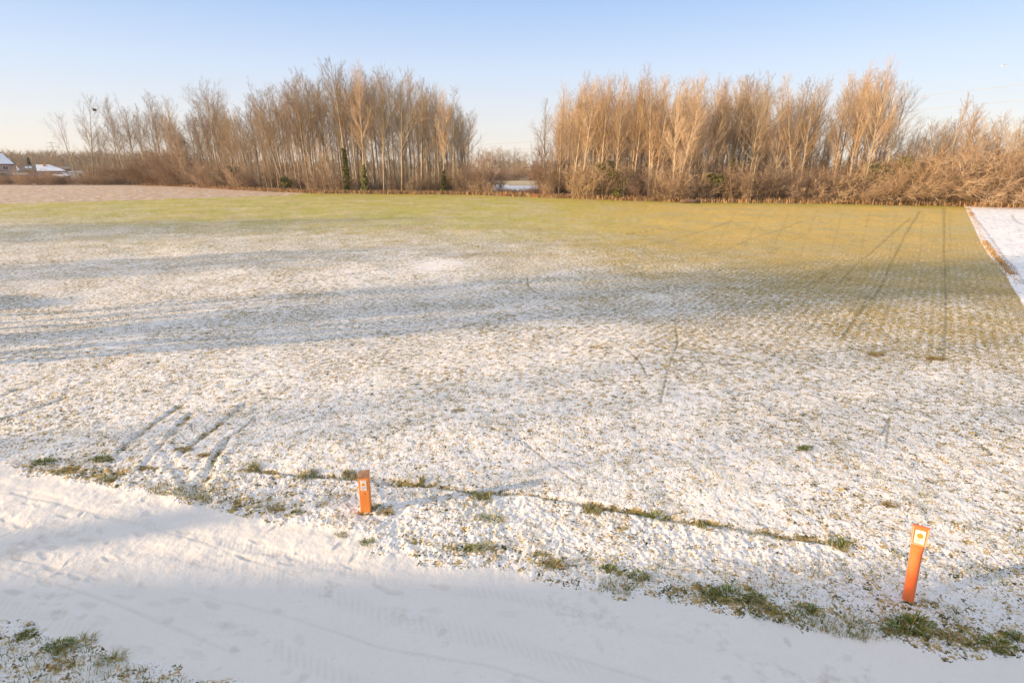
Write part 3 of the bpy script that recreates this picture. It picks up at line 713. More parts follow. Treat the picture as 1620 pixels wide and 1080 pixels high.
# mistletoe and nest
def ball(name, c, rad, mat, n=500, parent=None, twl=.5):
    r = random.Random(int(c.x * 10)); mb = MB()
    for k in range(n):
        d = jit(r, 1)
        if d.length < .1: continue
        d.normalize(); d.z *= .75
        mb.twig(d * rad * r.uniform(0, .5), d * rad * r.uniform(.8, 1.1) + jit(r, rad * .3), .03)
    o = mb.build(name, mat, parent); o.location = c; return o
t = hero_obj[1]; p = at(149.5, 174, t.location.y)
tag(ball('mistletoe_ball', p, .52, M['mistletoe']), 'dark round mistletoe ball high in the open tree at far left', 'mistletoe', 'mistletoe balls in the left trees')
p = at(268.5, 204, hero_obj[5].location.y)
tag(ball('mistletoe_ball', p, .42, M['mistletoe']), 'small mistletoe clump halfway up the tree above the magpie nest', 'mistletoe', 'mistletoe balls in the left trees')
p = at(290, 225, hero_obj[5].location.y)
tag(ball('magpie_nest', p, .6, M['twig_tan'], 600), 'round twig nest on a tree limb left of the left wood', 'nest')

# shrubs
def make_shrub(seed, H=4, stems=26, spread=.9, n2=11, n3=5, twr=.011, mat='shrub', arch=0.0):
    r = random.Random(seed); mb = MB(); st = MB()
    for k in range(stems):
        a = r.uniform(0, 6.283); rr_ = r.random() ** .5 * H * .35 * spread; b = Vector((math.cos(a) * rr_, math.sin(a) * rr_, -.15))
        tilt = r.uniform(.05, .75) * spread; d = Vector((math.cos(a) * tilt, math.sin(a) * tilt, 1)).normalized()
        L = H * r.uniform(.6, 1.08); bp = branch(st, r, b, d, L, .015 if arch else .02, 3, 5, -.4 * arch if arch else .1, .09)
        for j in range(n2):
            p, dd = lerp_pts(bp, r.uniform(.12, .98)); l2 = L * r.uniform(.18, .4)
            sp = branch(mb, r, p, side_dir(r, dd, math.radians(r.uniform(20, 60))), l2, .011, 3, 2, .2, .12)
            for q in range(n3):
                p3, d3 = lerp_pts(sp, r.uniform(.1, .98)); mb.twig(p3, p3 + side_dir(r, d3, math.radians(r.uniform(20, 60))) * l2 * r.uniform(.4, .9), twr)
    return st, mb
SH = {}
def shrub_proto(key, seed, mat, H=4, **kw):
    a, b = make_shrub(seed, H=H, **kw)
    o1 = a.build('stems', M[mat]); o2 = b.build('twigs', M[mat]); SH[key] = (H, [('stems', o1.data), ('twigs', o2.data)])
    bpy.data.objects.remove(o1); bpy.data.objects.remove(o2)
shrub_proto('s1', 21, 'shrub'); shrub_proto('s2', 22, 'shrub', stems=34, spread=1.2); shrub_proto('s3', 23, 'twig_gold', stems=30, spread=1.0)
shrub_proto('s4', 24, 'twig_dark', stems=36, spread=1.2); shrub_proto('arch', 25, 'twig_gold', stems=34, spread=1.6, arch=1.5, n2=11)
shrub_proto('tall', 26, 'twig_tan', stems=20, spread=.6)
def put_shrub(key, b, h, label, group=None, w=1.0, name='bare_shrub', cat='shrub'):
    H, ms = SH[key]; o = empty(name, b, R.uniform(0, 6.28)); s = h / H; o.scale = (s * w, s * w, s)
    for nm, me in ms:
        c = bpy.data.objects.new(nm, me); col.objects.link(c); c.parent = o
    tag(o, label, cat, group); return o
sr = random.Random(8)
def shrubs(n, x0, x1, ytop, keys, label, group, dmax=9, w=1.2, name='bare_shrub'):
    for i in range(n):
        px = x0 + (x1 - x0) * (i + sr.random()) / n; dep = .8 + dmax * sr.random() ** 1.3
        b = base_at(px, dep); h = (at(px, float(np.interp(px, *ytop)) + sr.uniform(-12, 14), b.y).z - b.z)
        put_shrub(sr.choice(keys), b, max(1.2, h), label, group, w * sr.uniform(.85, 1.2), name)
shrubs(24, 150, 300, ([150, 200, 260, 300], [268, 262, 255, 255]), ['s1', 's2', 'tall'], 'bare shrub in the undergrowth under the far left row of trees', 'undergrowth at the far left')
shrubs(42, 285, 755, ([285, 340, 400, 480, 560, 640, 750], [268, 264, 266, 270, 280, 276, 272]), ['s1', 's2', 'tall', 's1', 's3', 'tall', 's4'], 'brown bare shrub in the undergrowth along the foot of the left wood', 'undergrowth of the left wood')
shrubs(58, 866, 1300, ([866, 900, 960, 1060, 1150, 1220, 1300], [276, 270, 268, 266, 274, 272, 274]), ['s1', 's1', 's4', 's2', 'tall', 's3'], 'golden brown bare shrub in the undergrowth along the foot of the right wood', 'undergrowth of the right wood')
shrubs(46, 1300, 1680, ([1300, 1340, 1400, 1450, 1500, 1600, 1700], [274, 268, 260, 256, 254, 248, 246]), ['arch', 's3', 'arch', 's2'], 'arching tangled bramble in the high bank along the right edge of the field', 'brambles of the right bank', 7, 1.25, 'bramble')
for px, dep, ty, key, w, lab in (
    (762, 2, 268, 's4', 1.1, 'dark rounded bare bush on the left side of the gap'),
    (776, 6, 262, 's4', 1.1, 'tallest dark bare bush reaching into the gap from the left'),
    (758, 0, 283, 's3', 1.1, 'low tan bush at the field edge left of the gap'),
    (775, -.3, 290, 's3', .9, 'small pale tan bush beside the left orange marker'),
    (872, 5, 250, 's4', .75, 'dark brown bare bush right of the gap, under the lone thin poplar'),
    (864, 9, 228, 's4', .5, 'dark spreading bush at the foot of the lone thin poplar'),
    (866, .5, 287, 's3', .8, 'rounded golden bush at the field edge right of the gap'),
    (1480, 4, 238, 's2', 1.3, 'high dark bramble mound below the tree crossing the power lines')):
    b = base_at(px, dep); put_shrub(key, b, at(px, ty, b.y).z - b.z, lab, None, w)

# evergreen bushes and ivy mounds
def leafy(name, b, h, w, mat, n, label, cat, seed=1, group=None, leaf=.12):
    r = random.Random(seed); root = empty(name, b); tb = MB(); cr = MB()
    for k in range(7):
        a = r.uniform(0, 6.28); q = Vector((math.cos(a) * w * .35, math.sin(a) * w * .35, h * r.uniform(.6, .9)))
        tb.tube([Vector((0, 0, -.2)), q * .5 + jit(r, .1), q], [.06, .04, .015], 5)
    cl = [(Vector((r.uniform(-.6, .6) * w, r.uniform(-.6, .6) * w, h * r.uniform(.2, .85))), r.uniform(.25, .5) * w) for _ in range(9)]
    for k in range(n):
        c, rad = r.choice(cl); d = jit(r, 1).normalized() * rad * r.uniform(.5, 1.05); p = c + d
        if p.z < .05: continue
        if p.z > h: p.z = h - r.random() * .4
        u = jit(r, 1).normalized() * leaf * r.uniform(.6, 1.3); v = u.orthogonal().normalized() * u.length * .7
        cr.add([p - u, p + v, p + u, p - v], [(0, 1, 2, 3)])
    tb.build('stems', M['bark'], root); cr.build('foliage', mat, root); tag(root, label, cat, group); return root
def gbush(px, dep, ty, w, mat, lab, seed, name='ivy_bush', n=1400):
    b = base_at(px, dep); leafy(name, b, at(px, ty, b.y).z - b.z, w * 1.35, mat, n, lab, 'bush', seed)
gbush(371, 2.5, 262, 1.2, M['evergreen'], 'small dark evergreen bush among brown shrubs below the broad round crowned tree', 3, 'evergreen_bush')
gbush(455, 1.2, 272, .9, M['ivy'], 'small yellow green bush at the foot of the left leaning poplar cluster', 4)
gbush(985, 1, 266, 1.6, M['ivy'], 'yellow green ivy bush at the foot of the right wood below the tallest centre poplar', 5)
gbush(960, 2.5, 250, 1.2, M['ivy'], 'tall dull green ivy bush between the ivy footed poplars of the right wood', 6)
gbush(1131, 2, 262, 1.3, M['ivy'], 'dark green ivy bush in the shade in the middle of the right wood', 7)
gbush(1378, 3, 250, 1.6, M['ivy'], 'large green ivy mound below the highest right leaning poplar', 8, n=2200)
gbush(1431, 3, 247, 1.7, M['ivy'], 'green ivy mound with a pointed top under the power lines', 9, n=2200)
gbush(1510, 4, 243, 1.3, M['ivy'], 'dull green ivy mound in the bramble bank right of the power line tree', 10)

# dry grass strip, brambles at the foot of the woods, straw along the right boundary
def blades(name, pts_fn, n, h, wd, mats, label, seed=1, lean=.6, pick=None):
    r = random.Random(seed); mb = MB()
    for k in range(n):
        x, y, s = pts_fn(r)
        z = ground_z(x, y) if y < 60 else float(terr(x, y)) - .02
        a = r.uniform(0, 6.283); hh = h * s * r.uniform(.5, 1.3); d = Vector((math.cos(a), math.sin(a), 0)); o = Vector((-d.y, d.x, 0)) * wd * s * .5
        b0 = Vector((x, y, z - .005)); l = lean * r.uniform(.2, 1.2) * hh
        mid = b0 + d * l * .35 + Vector((0, 0, hh * .65)); tip = b0 + d * l + Vector((0, 0, hh))
        mb.mi = 0 if len(mats) == 1 else (pick(r) if pick else r.randrange(len(mats)))
        mb.add([b0 - o, b0 + o, mid + o * .7, mid - o * .7, tip], [(0, 1, 2, 3), (3, 2, 4)])
    o = mb.build(name, mats); tag(o, label, name.replace('_', ' '), kind='stuff'); return o
def along_edge(r):
    while 1:
        px = r.uniform(230, 1700); b = base_at(px, 0)
        if 1090 < px < 1215 and r.random() < .7: continue
        return b.x, b.y + r.gauss(.2, .7) - (2.0 * r.random() if px < 520 else 0), r.uniform(.7, 1.3)
blades('dry_grass', along_edge, 26000, .55, .06, [M['straw'], M['shrub']], 'strip of dry tan grass between the field and the trees', 3)
def right_line(r):
    y = r.uniform(23, 66); sl = 0.0
    a = 1 if (25 < y < 37 or y > 56) else .12
    while r.random() > a: y = r.uniform(23, 66); a = 1 if (25 < y < 37 or y > 56) else .12
    Xs = float(-right_side(np.array(0.0), np.array(y))); return Xs + .25 + r.gauss(0, .12), y, 1
blades('orange_straw', right_line, 2600, .1, .03, [M['straw'], M['blade_dry']], 'orange dry grass strip between the green field and the snowy field', 5, 1.2)

# hedge at the far left in front of the houses
b0 = at(-60, 290, 150)
for i in range(30):
    px = -50 + i * 8.2; Y = 158 + sr.uniform(-3, 3); q = at(px, 290, Y); q.z = float(terr(0, Y))
    put_shrub(sr.choice(['s2', 's1', 's2']), q, at(px, 279 + sr.uniform(-2.5, 2.5), Y).z - q.z, 'low brown shrub in the hedge below the houses', 'hedge shrubs below the houses', 1.6)
for px, ty, lab in ((38, 268, 'orange brown bush left of the orange brick wall'), (74, 270, 'rounded orange bush in front of the snow roofed house'), (88, 273, 'low orange bush left of the cream garage')):
    Y = 156; q = at(px, 290, Y); q.z = float(terr(0, Y)); put_shrub('s3', q, at(px, ty, Y).z - q.z, lab, None, 1.1)

# ------------------------------------------------------------------ houses on the left
def quad(mb, pts): mb.add(pts, [tuple(range(len(pts)))])
def slab(mb, pts, th):
    """thick plate: pts are the upper outline"""
    n = len(pts); a = Vector(pts[1]) - Vector(pts[0]); b = Vector(pts[2]) - Vector(pts[0]); nn = a.cross(b).normalized()
    if nn.z < 0: pts = pts[::-1]; nn = -nn
    lo = [tuple(Vector(p) - nn * th) for p in pts]
    mb.add(list(pts) + lo, [tuple(range(n)), tuple(range(2 * n - 1, n - 1, -1))] + [(i, i + n, (i + 1) % n + n, (i + 1) % n) for i in range(n)])
def house(name, label, x0, x1, y0, y1, z0, ze, zr, wall, roof, ridge='x', hip=(0, 0), win=(), chim=(), sky_=(), snow=None, oh=.35, group='houses at the far left', face=True):
    """walls x0..x1, y0..y1; ridge along x (or y); hip: run of the roof's hips at either end"""
    o = empty(name, ((x0 + x1) / 2, y0, z0)); O = Vector(o.location)
    L = lambda x, y, z: (x - O.x, y - O.y, z - O.z)
    w = MB()
    if ridge == 'x':
        ym = (y0 + y1) / 2
        hl, hr = hip
        w.add([L(x0, y0, z0 - 1), L(x1, y0, z0 - 1), L(x1, y1, z0 - 1), L(x0, y1, z0 - 1), L(x0, y0, ze), L(x1, y0, ze), L(x1, y1, ze), L(x0, y1, ze)], [(0, 1, 5, 4), (1, 2, 6, 5), (2, 3, 7, 6), (3, 0, 4, 7)])
        if not hl: quad(w, [L(x0, y0, ze), L(x0, ym, zr - .12), L(x0, y1, ze)])
        if not hr: quad(w, [L(x1, y0, ze), L(x1, ym, zr - .12), L(x1, y1, ze)])
        s = MB(); e = ze - oh * (zr - ze) / (ym - y0)
        rl = x0 + hl if hl else x0 - oh * .6; rr_ = x1 - hr if hr else x1 + oh * .6
        slab(s, [L(x0 - oh * .6, y0 - oh, e), L(x1 + oh * .6, y0 - oh, e), L(rr_, ym, zr), L(rl, ym, zr)], .14)
        slab(s, [L(x0 - oh * .6, y1 + oh, e), L(rl, ym, zr), L(rr_, ym, zr), L(x1 + oh * .6, y1 + oh, e)], .14)
        if hr: slab(s, [L(x1 + oh * .6, y0 - oh, e), L(x1 + oh * .6, y1 + oh, e), L(rr_, ym, zr)], .14)
        if hl: slab(s, [L(x0 - oh * .6, y1 + oh, e), L(x0 - oh * .6, y0 - oh, e), L(rl, ym, zr)], .14)
    else:
        xm = (x0 + x1) / 2
        w.add([L(x0, y0, z0 - 1), L(x1, y0, z0 - 1), L(x1, y1, z0 - 1), L(x0, y1, z0 - 1), L(x0, y0, ze), L(x1, y0, ze), L(x1, y1, ze), L(x0, y1, ze)], [(0, 1, 5, 4), (1, 2, 6, 5), (2, 3, 7, 6), (3, 0, 4, 7)])
        quad(w, [L(x0, y0, ze), L(x1, y0, ze), L(xm, y0, zr - .12)]); quad(w, [L(x0, y1, ze), L(xm, y1, zr - .12), L(x1, y1, ze)])
        s = MB(); e = ze - oh * (zr - ze) / (xm - x0)
        slab(s, [L(x0 - oh, y0 - oh * .6, e), L(xm, y0 - oh * .6, zr), L(xm, y1 + oh * .6, zr), L(x0 - oh, y1 + oh * .6, e)], .14)
        slab(s, [L(x1 + oh, y0 - oh * .6, e), L(x1 + oh, y1 + oh * .6, e), L(xm, y1 + oh * .6, zr), L(xm, y0 - oh * .6, zr)], .14)
    w.build('wall', wall, o)
    ro = s.build('roof', roof, o)
    for (cx, cy, cz, cw) in chim:
        c = MB(); c.box(cx - cw / 2 - O.x, cx + cw / 2 - O.x, cy - cw / 2 - O.y, cy + cw / 2 - O.y, cz - 1.6 - O.z, cz - O.z)
        c.box(cx - cw / 2 - .06 - O.x, cx + cw / 2 + .06 - O.x, cy - cw / 2 - .06 - O.y, cy + cw / 2 + .06 - O.y, cz - O.z, cz + .12 - O.z)
        c.build('chimney', M['brick_orange'], o)
    for (wx0, wx1, wz0, wz1) in win:
        f = MB(); f.box(wx0 - O.x, wx1 - O.x, -.06, .02, wz0 - O.z, wz1 - O.z); fo = f.build('window', M['white_paint'], o)
        g = MB(); k = max(1, round((wx1 - wx0) / .9)); st = (wx1 - wx0 - .1) / k
        for i in range(k): g.box(wx0 + .1 + i * st - O.x, wx0 + i * st + st - O.x, -.075, -.055, wz0 + .1 - O.z, wz1 - .1 - O.z)
        g.build('pane', M['dark_glass'], fo)
    if snow is not None:
        q = MB(); slab(q, [L(*p) for p in snow], .06); q.build('snow_cover', M['snow_roof'], o)
    if face: o.rotation_euler = (0, 0, math.radians(37)); o.scale = (.79, 1, 1)
    tag(o, label, 'house', group); return o
def zx(px, py, Y): p = at(px, py or 265, Y); return p.x, p.z
# House A (far left)
Y = 186.0; gz = float(terr(0, Y))
xa, _ = zx(-50, 260, Y); xb, ze = zx(21.5, 258.5, Y); _, zr = zx(0, 238.5, Y + 5)
hA = house('brick_house', 'pinkish brick house with a snowy hipped roof cut by the left edge', xa, xb, Y, Y + 10, gz, ze, zr, M['brick_pink'], M['slate'], 'x', (0, 4.0),
      win=[(zx(4, 0, Y)[0], zx(12.5, 0, Y)[0], zx(0, 269, Y)[1], zx(0, 262, Y)[1])],
      snow=None)
O = hA.location
sn = MB(); k = (zr - ze) / 5.0
def onroof(x, t): return (x - O.x, Y + 5 * t - .35 * (1 - t) - O.y, ze + (zr - ze) * t - .1 * (1 - t) + .03 - O.z)
slab(sn, [onroof(xa, -.02), onroof(xb + .1, -.02), onroof(xb - 4 * .80, .80), onroof(xa, .80)], -.07 if False else .05)
sn.build('snow_cover', M['snow_roof'], hA)
m = MB(); x1_, z1_ = zx(27, 274, Y - 4); _, z2_ = zx(27, 270, Y)
slab(m, [(xa - O.x, -4.5, z1_ - O.z), (x1_ - O.x, -4.5, z1_ - O.z), (x1_ - 1 - O.x, 0, z2_ - O.z), (xa - O.x, 0, z2_ - O.z)], .12); m.build('porch_roof', M['tile'], hA)
m = MB(); m.box(xa - O.x, x1_ - O.x, -4.55, -4.4, z1_ - .5 - O.z, z1_ - .08 - O.z); m.build('fascia', M['white_paint'], hA)
m = MB()
for px in (2, 13, 25): xx = zx(px, 0, Y)[0] - O.x; m.box(xx - .1, xx + .1, -4.4, -4.2, -1, z1_ - .3 - O.z)
m.build('porch_posts', M['brick_brown'], hA)
m = MB(); m.box(xa - O.x, x1_ - .5 - O.x, -.12, -.02, 0, z1_ - .4 - O.z); m.build('glass_front', M['dark_glass'], hA)
# its lower right neighbour, only the snowy roof slope shows
Y = 200.0; gz = float(terr(0, Y)); x0, _ = zx(4, 0, Y); x1, ze = zx(31, 270, Y); _, zr = zx(24, 250.5, Y + 4)
house('brick_house', 'house behind the pinkish one showing a snowy slope and a dark roof edge', x0, x1, Y, Y + 8, gz, ze, zr, M['brick_pink'], M['snow_roof'], 'x', (0, 2.6))
# House B : orange wall, tan roof, two roof windows
Y = 190.0; gz = float(terr(0, Y)); x0, _ = zx(29, 0, Y); x1, ze = zx(57.5, 269.5, Y); _, zr = zx(40, 261, Y + 5)
hB = house('orange_house', 'low orange brick house with a tan tiled roof and two skylights', x0, x1, Y, Y + 9, gz, ze, zr, M['brick_orange'], M['tile'], 'x', (2.0, 0),
      win=[(zx(50, 0, Y)[0], zx(53.5, 0, Y)[0], zx(0, 277, Y)[1], zx(0, 272.5, Y)[1])])
O = hB.location
for px in (41.5, 47.5):
    t = .5; m = MB(); xx = zx(px, 0, Y)[0] - O.x; zz = ze + (zr - ze) * t - O.z; sl = (zr - ze) / 4.5
    slab(m, [(xx - .45, 4.5 * .35, ze + (zr - ze) * .35 - O.z + .1), (xx + .45, 4.5 * .35, ze + (zr - ze) * .35 - O.z + .1), (xx + .45, 4.5 * .65, ze + (zr - ze) * .65 - O.z + .1), (xx - .45, 4.5 * .65, ze + (zr - ze) * .65 - O.z + .1)], .08)
    m.build('skylight', M['white_paint'], hB)
# House C : snowy roof with chimney
Y = 189.0; gz = float(terr(0, Y)); x0, _ = zx(58, 0, Y); x1, ze = zx(104, 269.5, Y); _, zr = zx(70, 260.5, Y + 5)
house('snowy_house', 'long low house with a snow covered roof, brick chimney and dark ridge', x0, x1, Y, Y + 9, gz, ze, zr, M['brick_pink'], M['snow_roof'], 'x', (0, 4.6),
      chim=[(zx(71, 0, Y)[0], Y + 3.6, zx(71, 257.5, Y)[1], .9)], win=[(zx(60, 0, Y)[0], zx(64, 0, Y)[0], zx(0, 277, Y)[1], zx(0, 273, Y)[1]), (zx(90, 0, Y)[0], zx(93, 0, Y)[0], zx(0, 279, Y)[1], zx(0, 275, Y)[1])])
Y = 214.0; gz = float(terr(0, Y)); x0, _ = zx(80, 0, Y); x1, ze = zx(112, 267, Y); _, zr = zx(90, 262, Y + 4)
house('terraced_house', 'far low house with dusted roof and two chimneys behind the snow roofed house', x0, x1, Y, Y + 8, gz, ze, zr, M['brick_brown'], M['tile'], 'x', (0, 0),
      chim=[(zx(87, 0, Y)[0], Y + 4, zx(87, 259.5, Y)[1], .9), (zx(101, 0, Y)[0], Y + 4, zx(101, 259.5, Y)[1], .9)])
# cream garage
Y = 180.0; gz = float(terr(0, Y)); x0, _ = zx(106, 0, Y); x1, _ = zx(117, 0, Y); x2, zt = zx(150, 272.5, Y)
gar = empty('flat_garage', ((x0 + x2) / 2, Y, gz)); O = gar.location
m = MB(); m.box(x0 - O.x, x2 - O.x, 0, 6, -1, zt - O.z - .02); m.build('wall', M['render_cream'], gar)
m = MB(); m.box(x0 - .2 - O.x, x2 + .2 - O.x, -.25, 6.2, zt - O.z, zt + .25 - O.z); m.build('flat_roof', M['snow_roof'], gar)
m = MB(); m.box(x1 + 1 - O.x, x1 + 3.6 - O.x, -.05, .0, 0, zt - .5 - O.z); m.build('garage_door', M['tile'], gar)
gar.rotation_euler = (0, 0, math.radians(34)); gar.scale = (.8, 1, 1)
tag(gar, 'cream flat roofed garage with snow on top beside the mistletoe tree', 'garage', 'houses at the far left')
# parked cars by the houses
def car(px, Y, py, paint, label, rz=0.0):
    q = at(px, py, Y); o = empty('parked_car', (q.x, Y, q.z), rz); b = MB()
    prof = [(-2.1, .35), (-2.1, .8), (-1.95, .95), (-1.35, 1.0), (-.8, 1.42), (.7, 1.45), (1.35, 1.0), (2.0, .85), (2.12, .6), (2.1, .35)]
    n = len(prof); vs = [(x, -.85, z) for x, z in prof] + [(x, .85, z) for x, z in prof]
    b.add(vs, [tuple(range(n)), tuple(range(2 * n - 1, n - 1, -1))] + [(i, i + n, (i + 1) % n + n, (i + 1) % n) for i in range(n)]); b.build('body', paint, o)
    g = MB()
    for s_ in (-1, 1): quad(g, [(-1.2, s_ * .862, 1.0), (1.2, s_ * .862, 1.0), (.65, s_ * .862, 1.36), (-.75, s_ * .862, 1.36)])
    g.build('side_windows', M['dark_glass'], o)
    for x in (-1.3, 1.35):
        for s_ in (-1, 1):
            w = MB(); w.tube([Vector((x, s_ * .7, .32)), Vector((x, s_ * .9, .32))], [.32, .32], 14); w.build('wheel', M['slate'], o)
    tag(o, label, 'car', 'cars parked by the houses')
M['paint_blue'] = simple('dark_blue_paint', (.02, .03, .12), (.03, .04, .15), 1, rough=.3, bump=0, spec=.5)
M['paint_silver'] = simple('silver_paint', (.45, .47, .52), (.5, .52, .56), 1, rough=.3, bump=0, spec=.5)
M['paint_black'] = simple('black_paint', (.012, .012, .018), (.02, .02, .03), 1, rough=.3, bump=0, spec=.5)
car(58, 172, 281.5, M['paint_blue'], 'dark blue car behind the hedge in front of the orange house')
car(99, 172, 281.2, M['paint_silver'], 'silver car behind the hedge between the snow roofed house and the garage')
car(11, 172, 281.8, M['paint_black'], 'dark car behind the hedge below the pinkish house')
# conifer behind the houses
def conifer(b, h, w, label, seed=1, group=None):
    r = random.Random(seed); o = empty('conifer', b); t = MB(); t.tube([Vector((0, 0, -.3)), Vector((0, 0, h))], [.2, .03], 6); t.build('trunk', M['bark'], o)
    c = MB()
    for k in range(1600):
        z = h * (.1 + .9 * r.random()); rad = w * (1 - z / h) ** .8 * r.uniform(.2, 1) + .08; a = r.uniform(0, 6.28)
        p = Vector((math.cos(a) * rad, math.sin(a) * rad, z - rad * .25)); u = Vector((math.cos(a), math.sin(a), -.3)) * r.uniform(.2, .4); v = Vector((-math.sin(a), math.cos(a), 0)) * .13
        c.add([p - u, p + v, p + u, p - v], [(0, 1, 2, 3)])
    c.build('foliage', M['evergreen'], o); tag(o, label, 'tree', group)
q = at(47, 262, 225); q.z = float(terr(0, 225)); conifer(q, at(47, 249, 225).z - q.z, 1.8, 'small dark pointed conifer behind the orange house')
for px, ty in ((24, 246), (38, 247), (62, 250), (80, 250), (97, 248), (112, 246)):
    Y = 238; q = at(px, 262, Y); q.z = float(terr(0, Y)); plant('broad2', q, at(px - 2, ty, Y), 'bare tree behind the far left houses, one of a hazy row', 'tree', 'trees behind the houses', 'bare_tree')

# ------------------------------------------------------------------ seen through the gap
Y = 300.0; gz = float(terr(0, Y)); x0, _ = zx(836, 0, Y); x1, ze = zx(849, 278, Y); _, zr = zx(840, 270, Y)
house('gabled_house', 'small brick house with a steep dark roof far away in the gap', zx(832, 0, Y)[0], zx(846, 0, Y)[0], Y, Y + 11, gz, ze, zr, M['brick_orange'], M['slate'], 'y', group='buildings in the gap', face=False)
m = house('annex', 'cream annex left of the far brick house in the gap', zx(831, 0, Y - 3)[0], zx(837, 0, Y - 3)[0], Y - 4, Y - .3, gz, zx(0, 281, Y)[1], zx(0, 278, Y)[1], M['render_cream'], M['render_cream'], 'y', group='buildings in the gap', face=False)
for i, (px, ty) in enumerate(((750, 240), (759, 237), (768, 240), (776, 236), (784, 238), (791, 237), (799, 238), (806, 237), (813, 240), (819, 243))):
    Y = 310 + sr.uniform(-6, 6); q = at(px, 283, Y); q.z = float(terr(0, Y)); plant(['multi1', 'multi2', 'broad2'][i % 3], q, at(px + 1, ty - 4, Y), 'pale poplar in the distant row seen through the gap', 'tree', 'distant poplars in the gap', wide=1.7)
for i in range(20):
    px = 745 + i * 6.6; Y = 300 + sr.uniform(-6, 10)
    if 828 < px < 848: Y = 318
    q = at(px, 283, Y); q.z = float(terr(0, Y)); put_shrub(sr.choice(['s2', 's3', 'tall']), q, at(px, (266 if px > 800 else 270) + sr.uniform(-4, 4), Y).z - q.z, 'pale bush in the distant hedge seen through the gap', 'distant hedge in the gap', 1.5)
for i in range(30):
    px = 778 + i * 2.9; b = base_at(px, 1.5 + sr.random() * 6); put_shrub(sr.choice(['s4', 's1']), b, at(px, 299.5 + sr.uniform(-2, 3), b.y).z - b.z, 'low reddish brown bramble along the bottom of the gap', 'low brambles in the gap', 1.5, 'bramble')
M['orange_plastic'] = simple('orange_plastic', (.80, .15, .03), (.88, .20, .05), 3, rough=.45, bump=.05, spec=.4)
for px, lab in ((799, 'left one of the two tiny orange posts far off in the gap'), (846, 'right one of the two tiny orange posts far off in the gap')):
    b = base_at(px, -.9); o = empty('marker_post', b); m = MB(); m.box(-.06, .06, -.06, .06, -.2, .38); m.build('post', M['orange_plastic'], o)
    m = MB(); m.box(-.08, .08, -.08, .08, .38, .58); m.build('head', M['orange_plastic'], o); tag(o, lab, 'marker post', 'orange pipeline marker posts')

# distant wood all along the horizon
def far_wood():
    r = random.Random(3); mb = MB()
    for k in range(1300):
        t = r.random(); px = -260 + 2150 * (t if k % 2 else t * .28); Y = r.uniform(430, 560); q = at(px, 262, Y); g = float(terr(0, Y)); h = r.uniform(15, 20) * (1 if px < 300 else .66)
        c = Vector((q.x, Y, g)); mb.twig(c, c + Vector((r.uniform(-.6, .6), 0, h)), .35)
        for j in range(34):
            z = h * r.uniform(.15, .8); a = r.uniform(0, 6.28); mb.twig(c + Vector((0, 0, z)), c + Vector((math.cos(a) * 3.4, math.sin(a) * 3.4, z + h * r.uniform(.08, .3))), .2)
    o = mb.build('distant_wood', M['twig_tan']); tag(o, 'hazy brown wood along the horizon behind the houses', 'distant wood', kind='stuff')
far_wood()

# ------------------------------------------------------------------ pylon and power lines
def pylon(px, Y, ty):
    b = at(px, 262, Y); g = float(terr(0, Y)); H = at(px, ty, Y).z - g; o = empty('electricity_pylon', (b.x, Y, g)); t = MB()
    w = lambda z: 3.0 * max(0, 1 - z / H) ** 1.3 + .5
    for sx in (-1, 1):
        for sy in (-1, 1): t.tube([Vector((sx * w(z) , sy * w(z), z)) for z in (0, H * .3, H * .6, H * .85, H)], [.12, .1, .08, .07, .06], 4)
    zs = [H * i / 9 for i in range(10)]
    for a, c in zip(zs[:-1], zs[1:]):
        for sy in (-1, 1):
            t.tube([Vector((-w(a), sy * w(a), a)), Vector((w(c), sy * w(c), c))], [.045, .045], 3); t.tube([Vector((w(a), sy * w(a), a)), Vector((-w(c), sy * w(c), c))], [.045, .045], 3)
    t.build('lattice', M['metal'], o)
    for z, L in ((.68, 6), (.82, 7.5), (.95, 5)):
        c = MB(); c.tube([Vector((-L, 0, z * H + .2)), Vector((0, 0, z * H + 1)), Vector((L, 0, z * H + .2))], [.07, .1, .07], 4); c.tube([Vector((-L, 0, z * H + .2)), Vector((L, 0, z * H))], [.1, .1], 4); c.build('cross_arm', M['metal'], o)
    tag(o, 'faint lattice electricity pylon on the left horizon', 'pylon')
pylon(88.5, 640, 224)
def wire(pts, label, r=.035):
    mb = MB(); P = []
    for (px, py, Y) in pts: P.append(at(px, py, Y))
    n = len(P); out = []
    for i in range(n - 1):
        for k in range(8): out.append(P[i].lerp(P[i + 1], k / 8))
    out.append(P[-1]); mb.tube(out, [r] * len(out), 5); o = mb.build('power_line', M['metal']); tag(o, label, 'power line', 'power lines over the woods')
wire([(700, 233, 420), (835, 224.5, 380), (1140, 194, 270), (1440, 155, 190), (1620, 133.5, 155), (1800, 108, 130)], 'upper of the two thin power lines crossing the sky at right', .05)
wire([(700, 241, 420), (835, 235.5, 380), (1140, 211, 270), (1440, 176, 190), (1620, 158.5, 155), (1800, 138, 130)], 'lower of the two thin power lines crossing the sky at right', .05)

# bird
q = at(1587, 104.5, 62); bird = MB(); o = empty('flying_bird', q, .5); o.scale = (.6, .6, .6)
bird.tube([Vector((0, -.28, 0)), Vector((0, -.18, .02)), Vector((0, 0, .03)), Vector((0, .2, 0)), Vector((0, .34, -.01))], [.015, .05, .075, .05, .012], 8); bird.build('body', M['feather'], o, True)
for s_ in (-1, 1):
    w = MB(); slab(w, [(0, -.1, .04), (s_ * .28, -.13, .17), (s_ * .55, .02, .08), (s_ * .28, .05, .16), (0, .08, .04)], .015); w.build('wing', M['feather_dark' if s_ > 0 else 'feather'], o)
tag(o, 'tiny white and dark bird flying in the sky at upper right', 'bird')

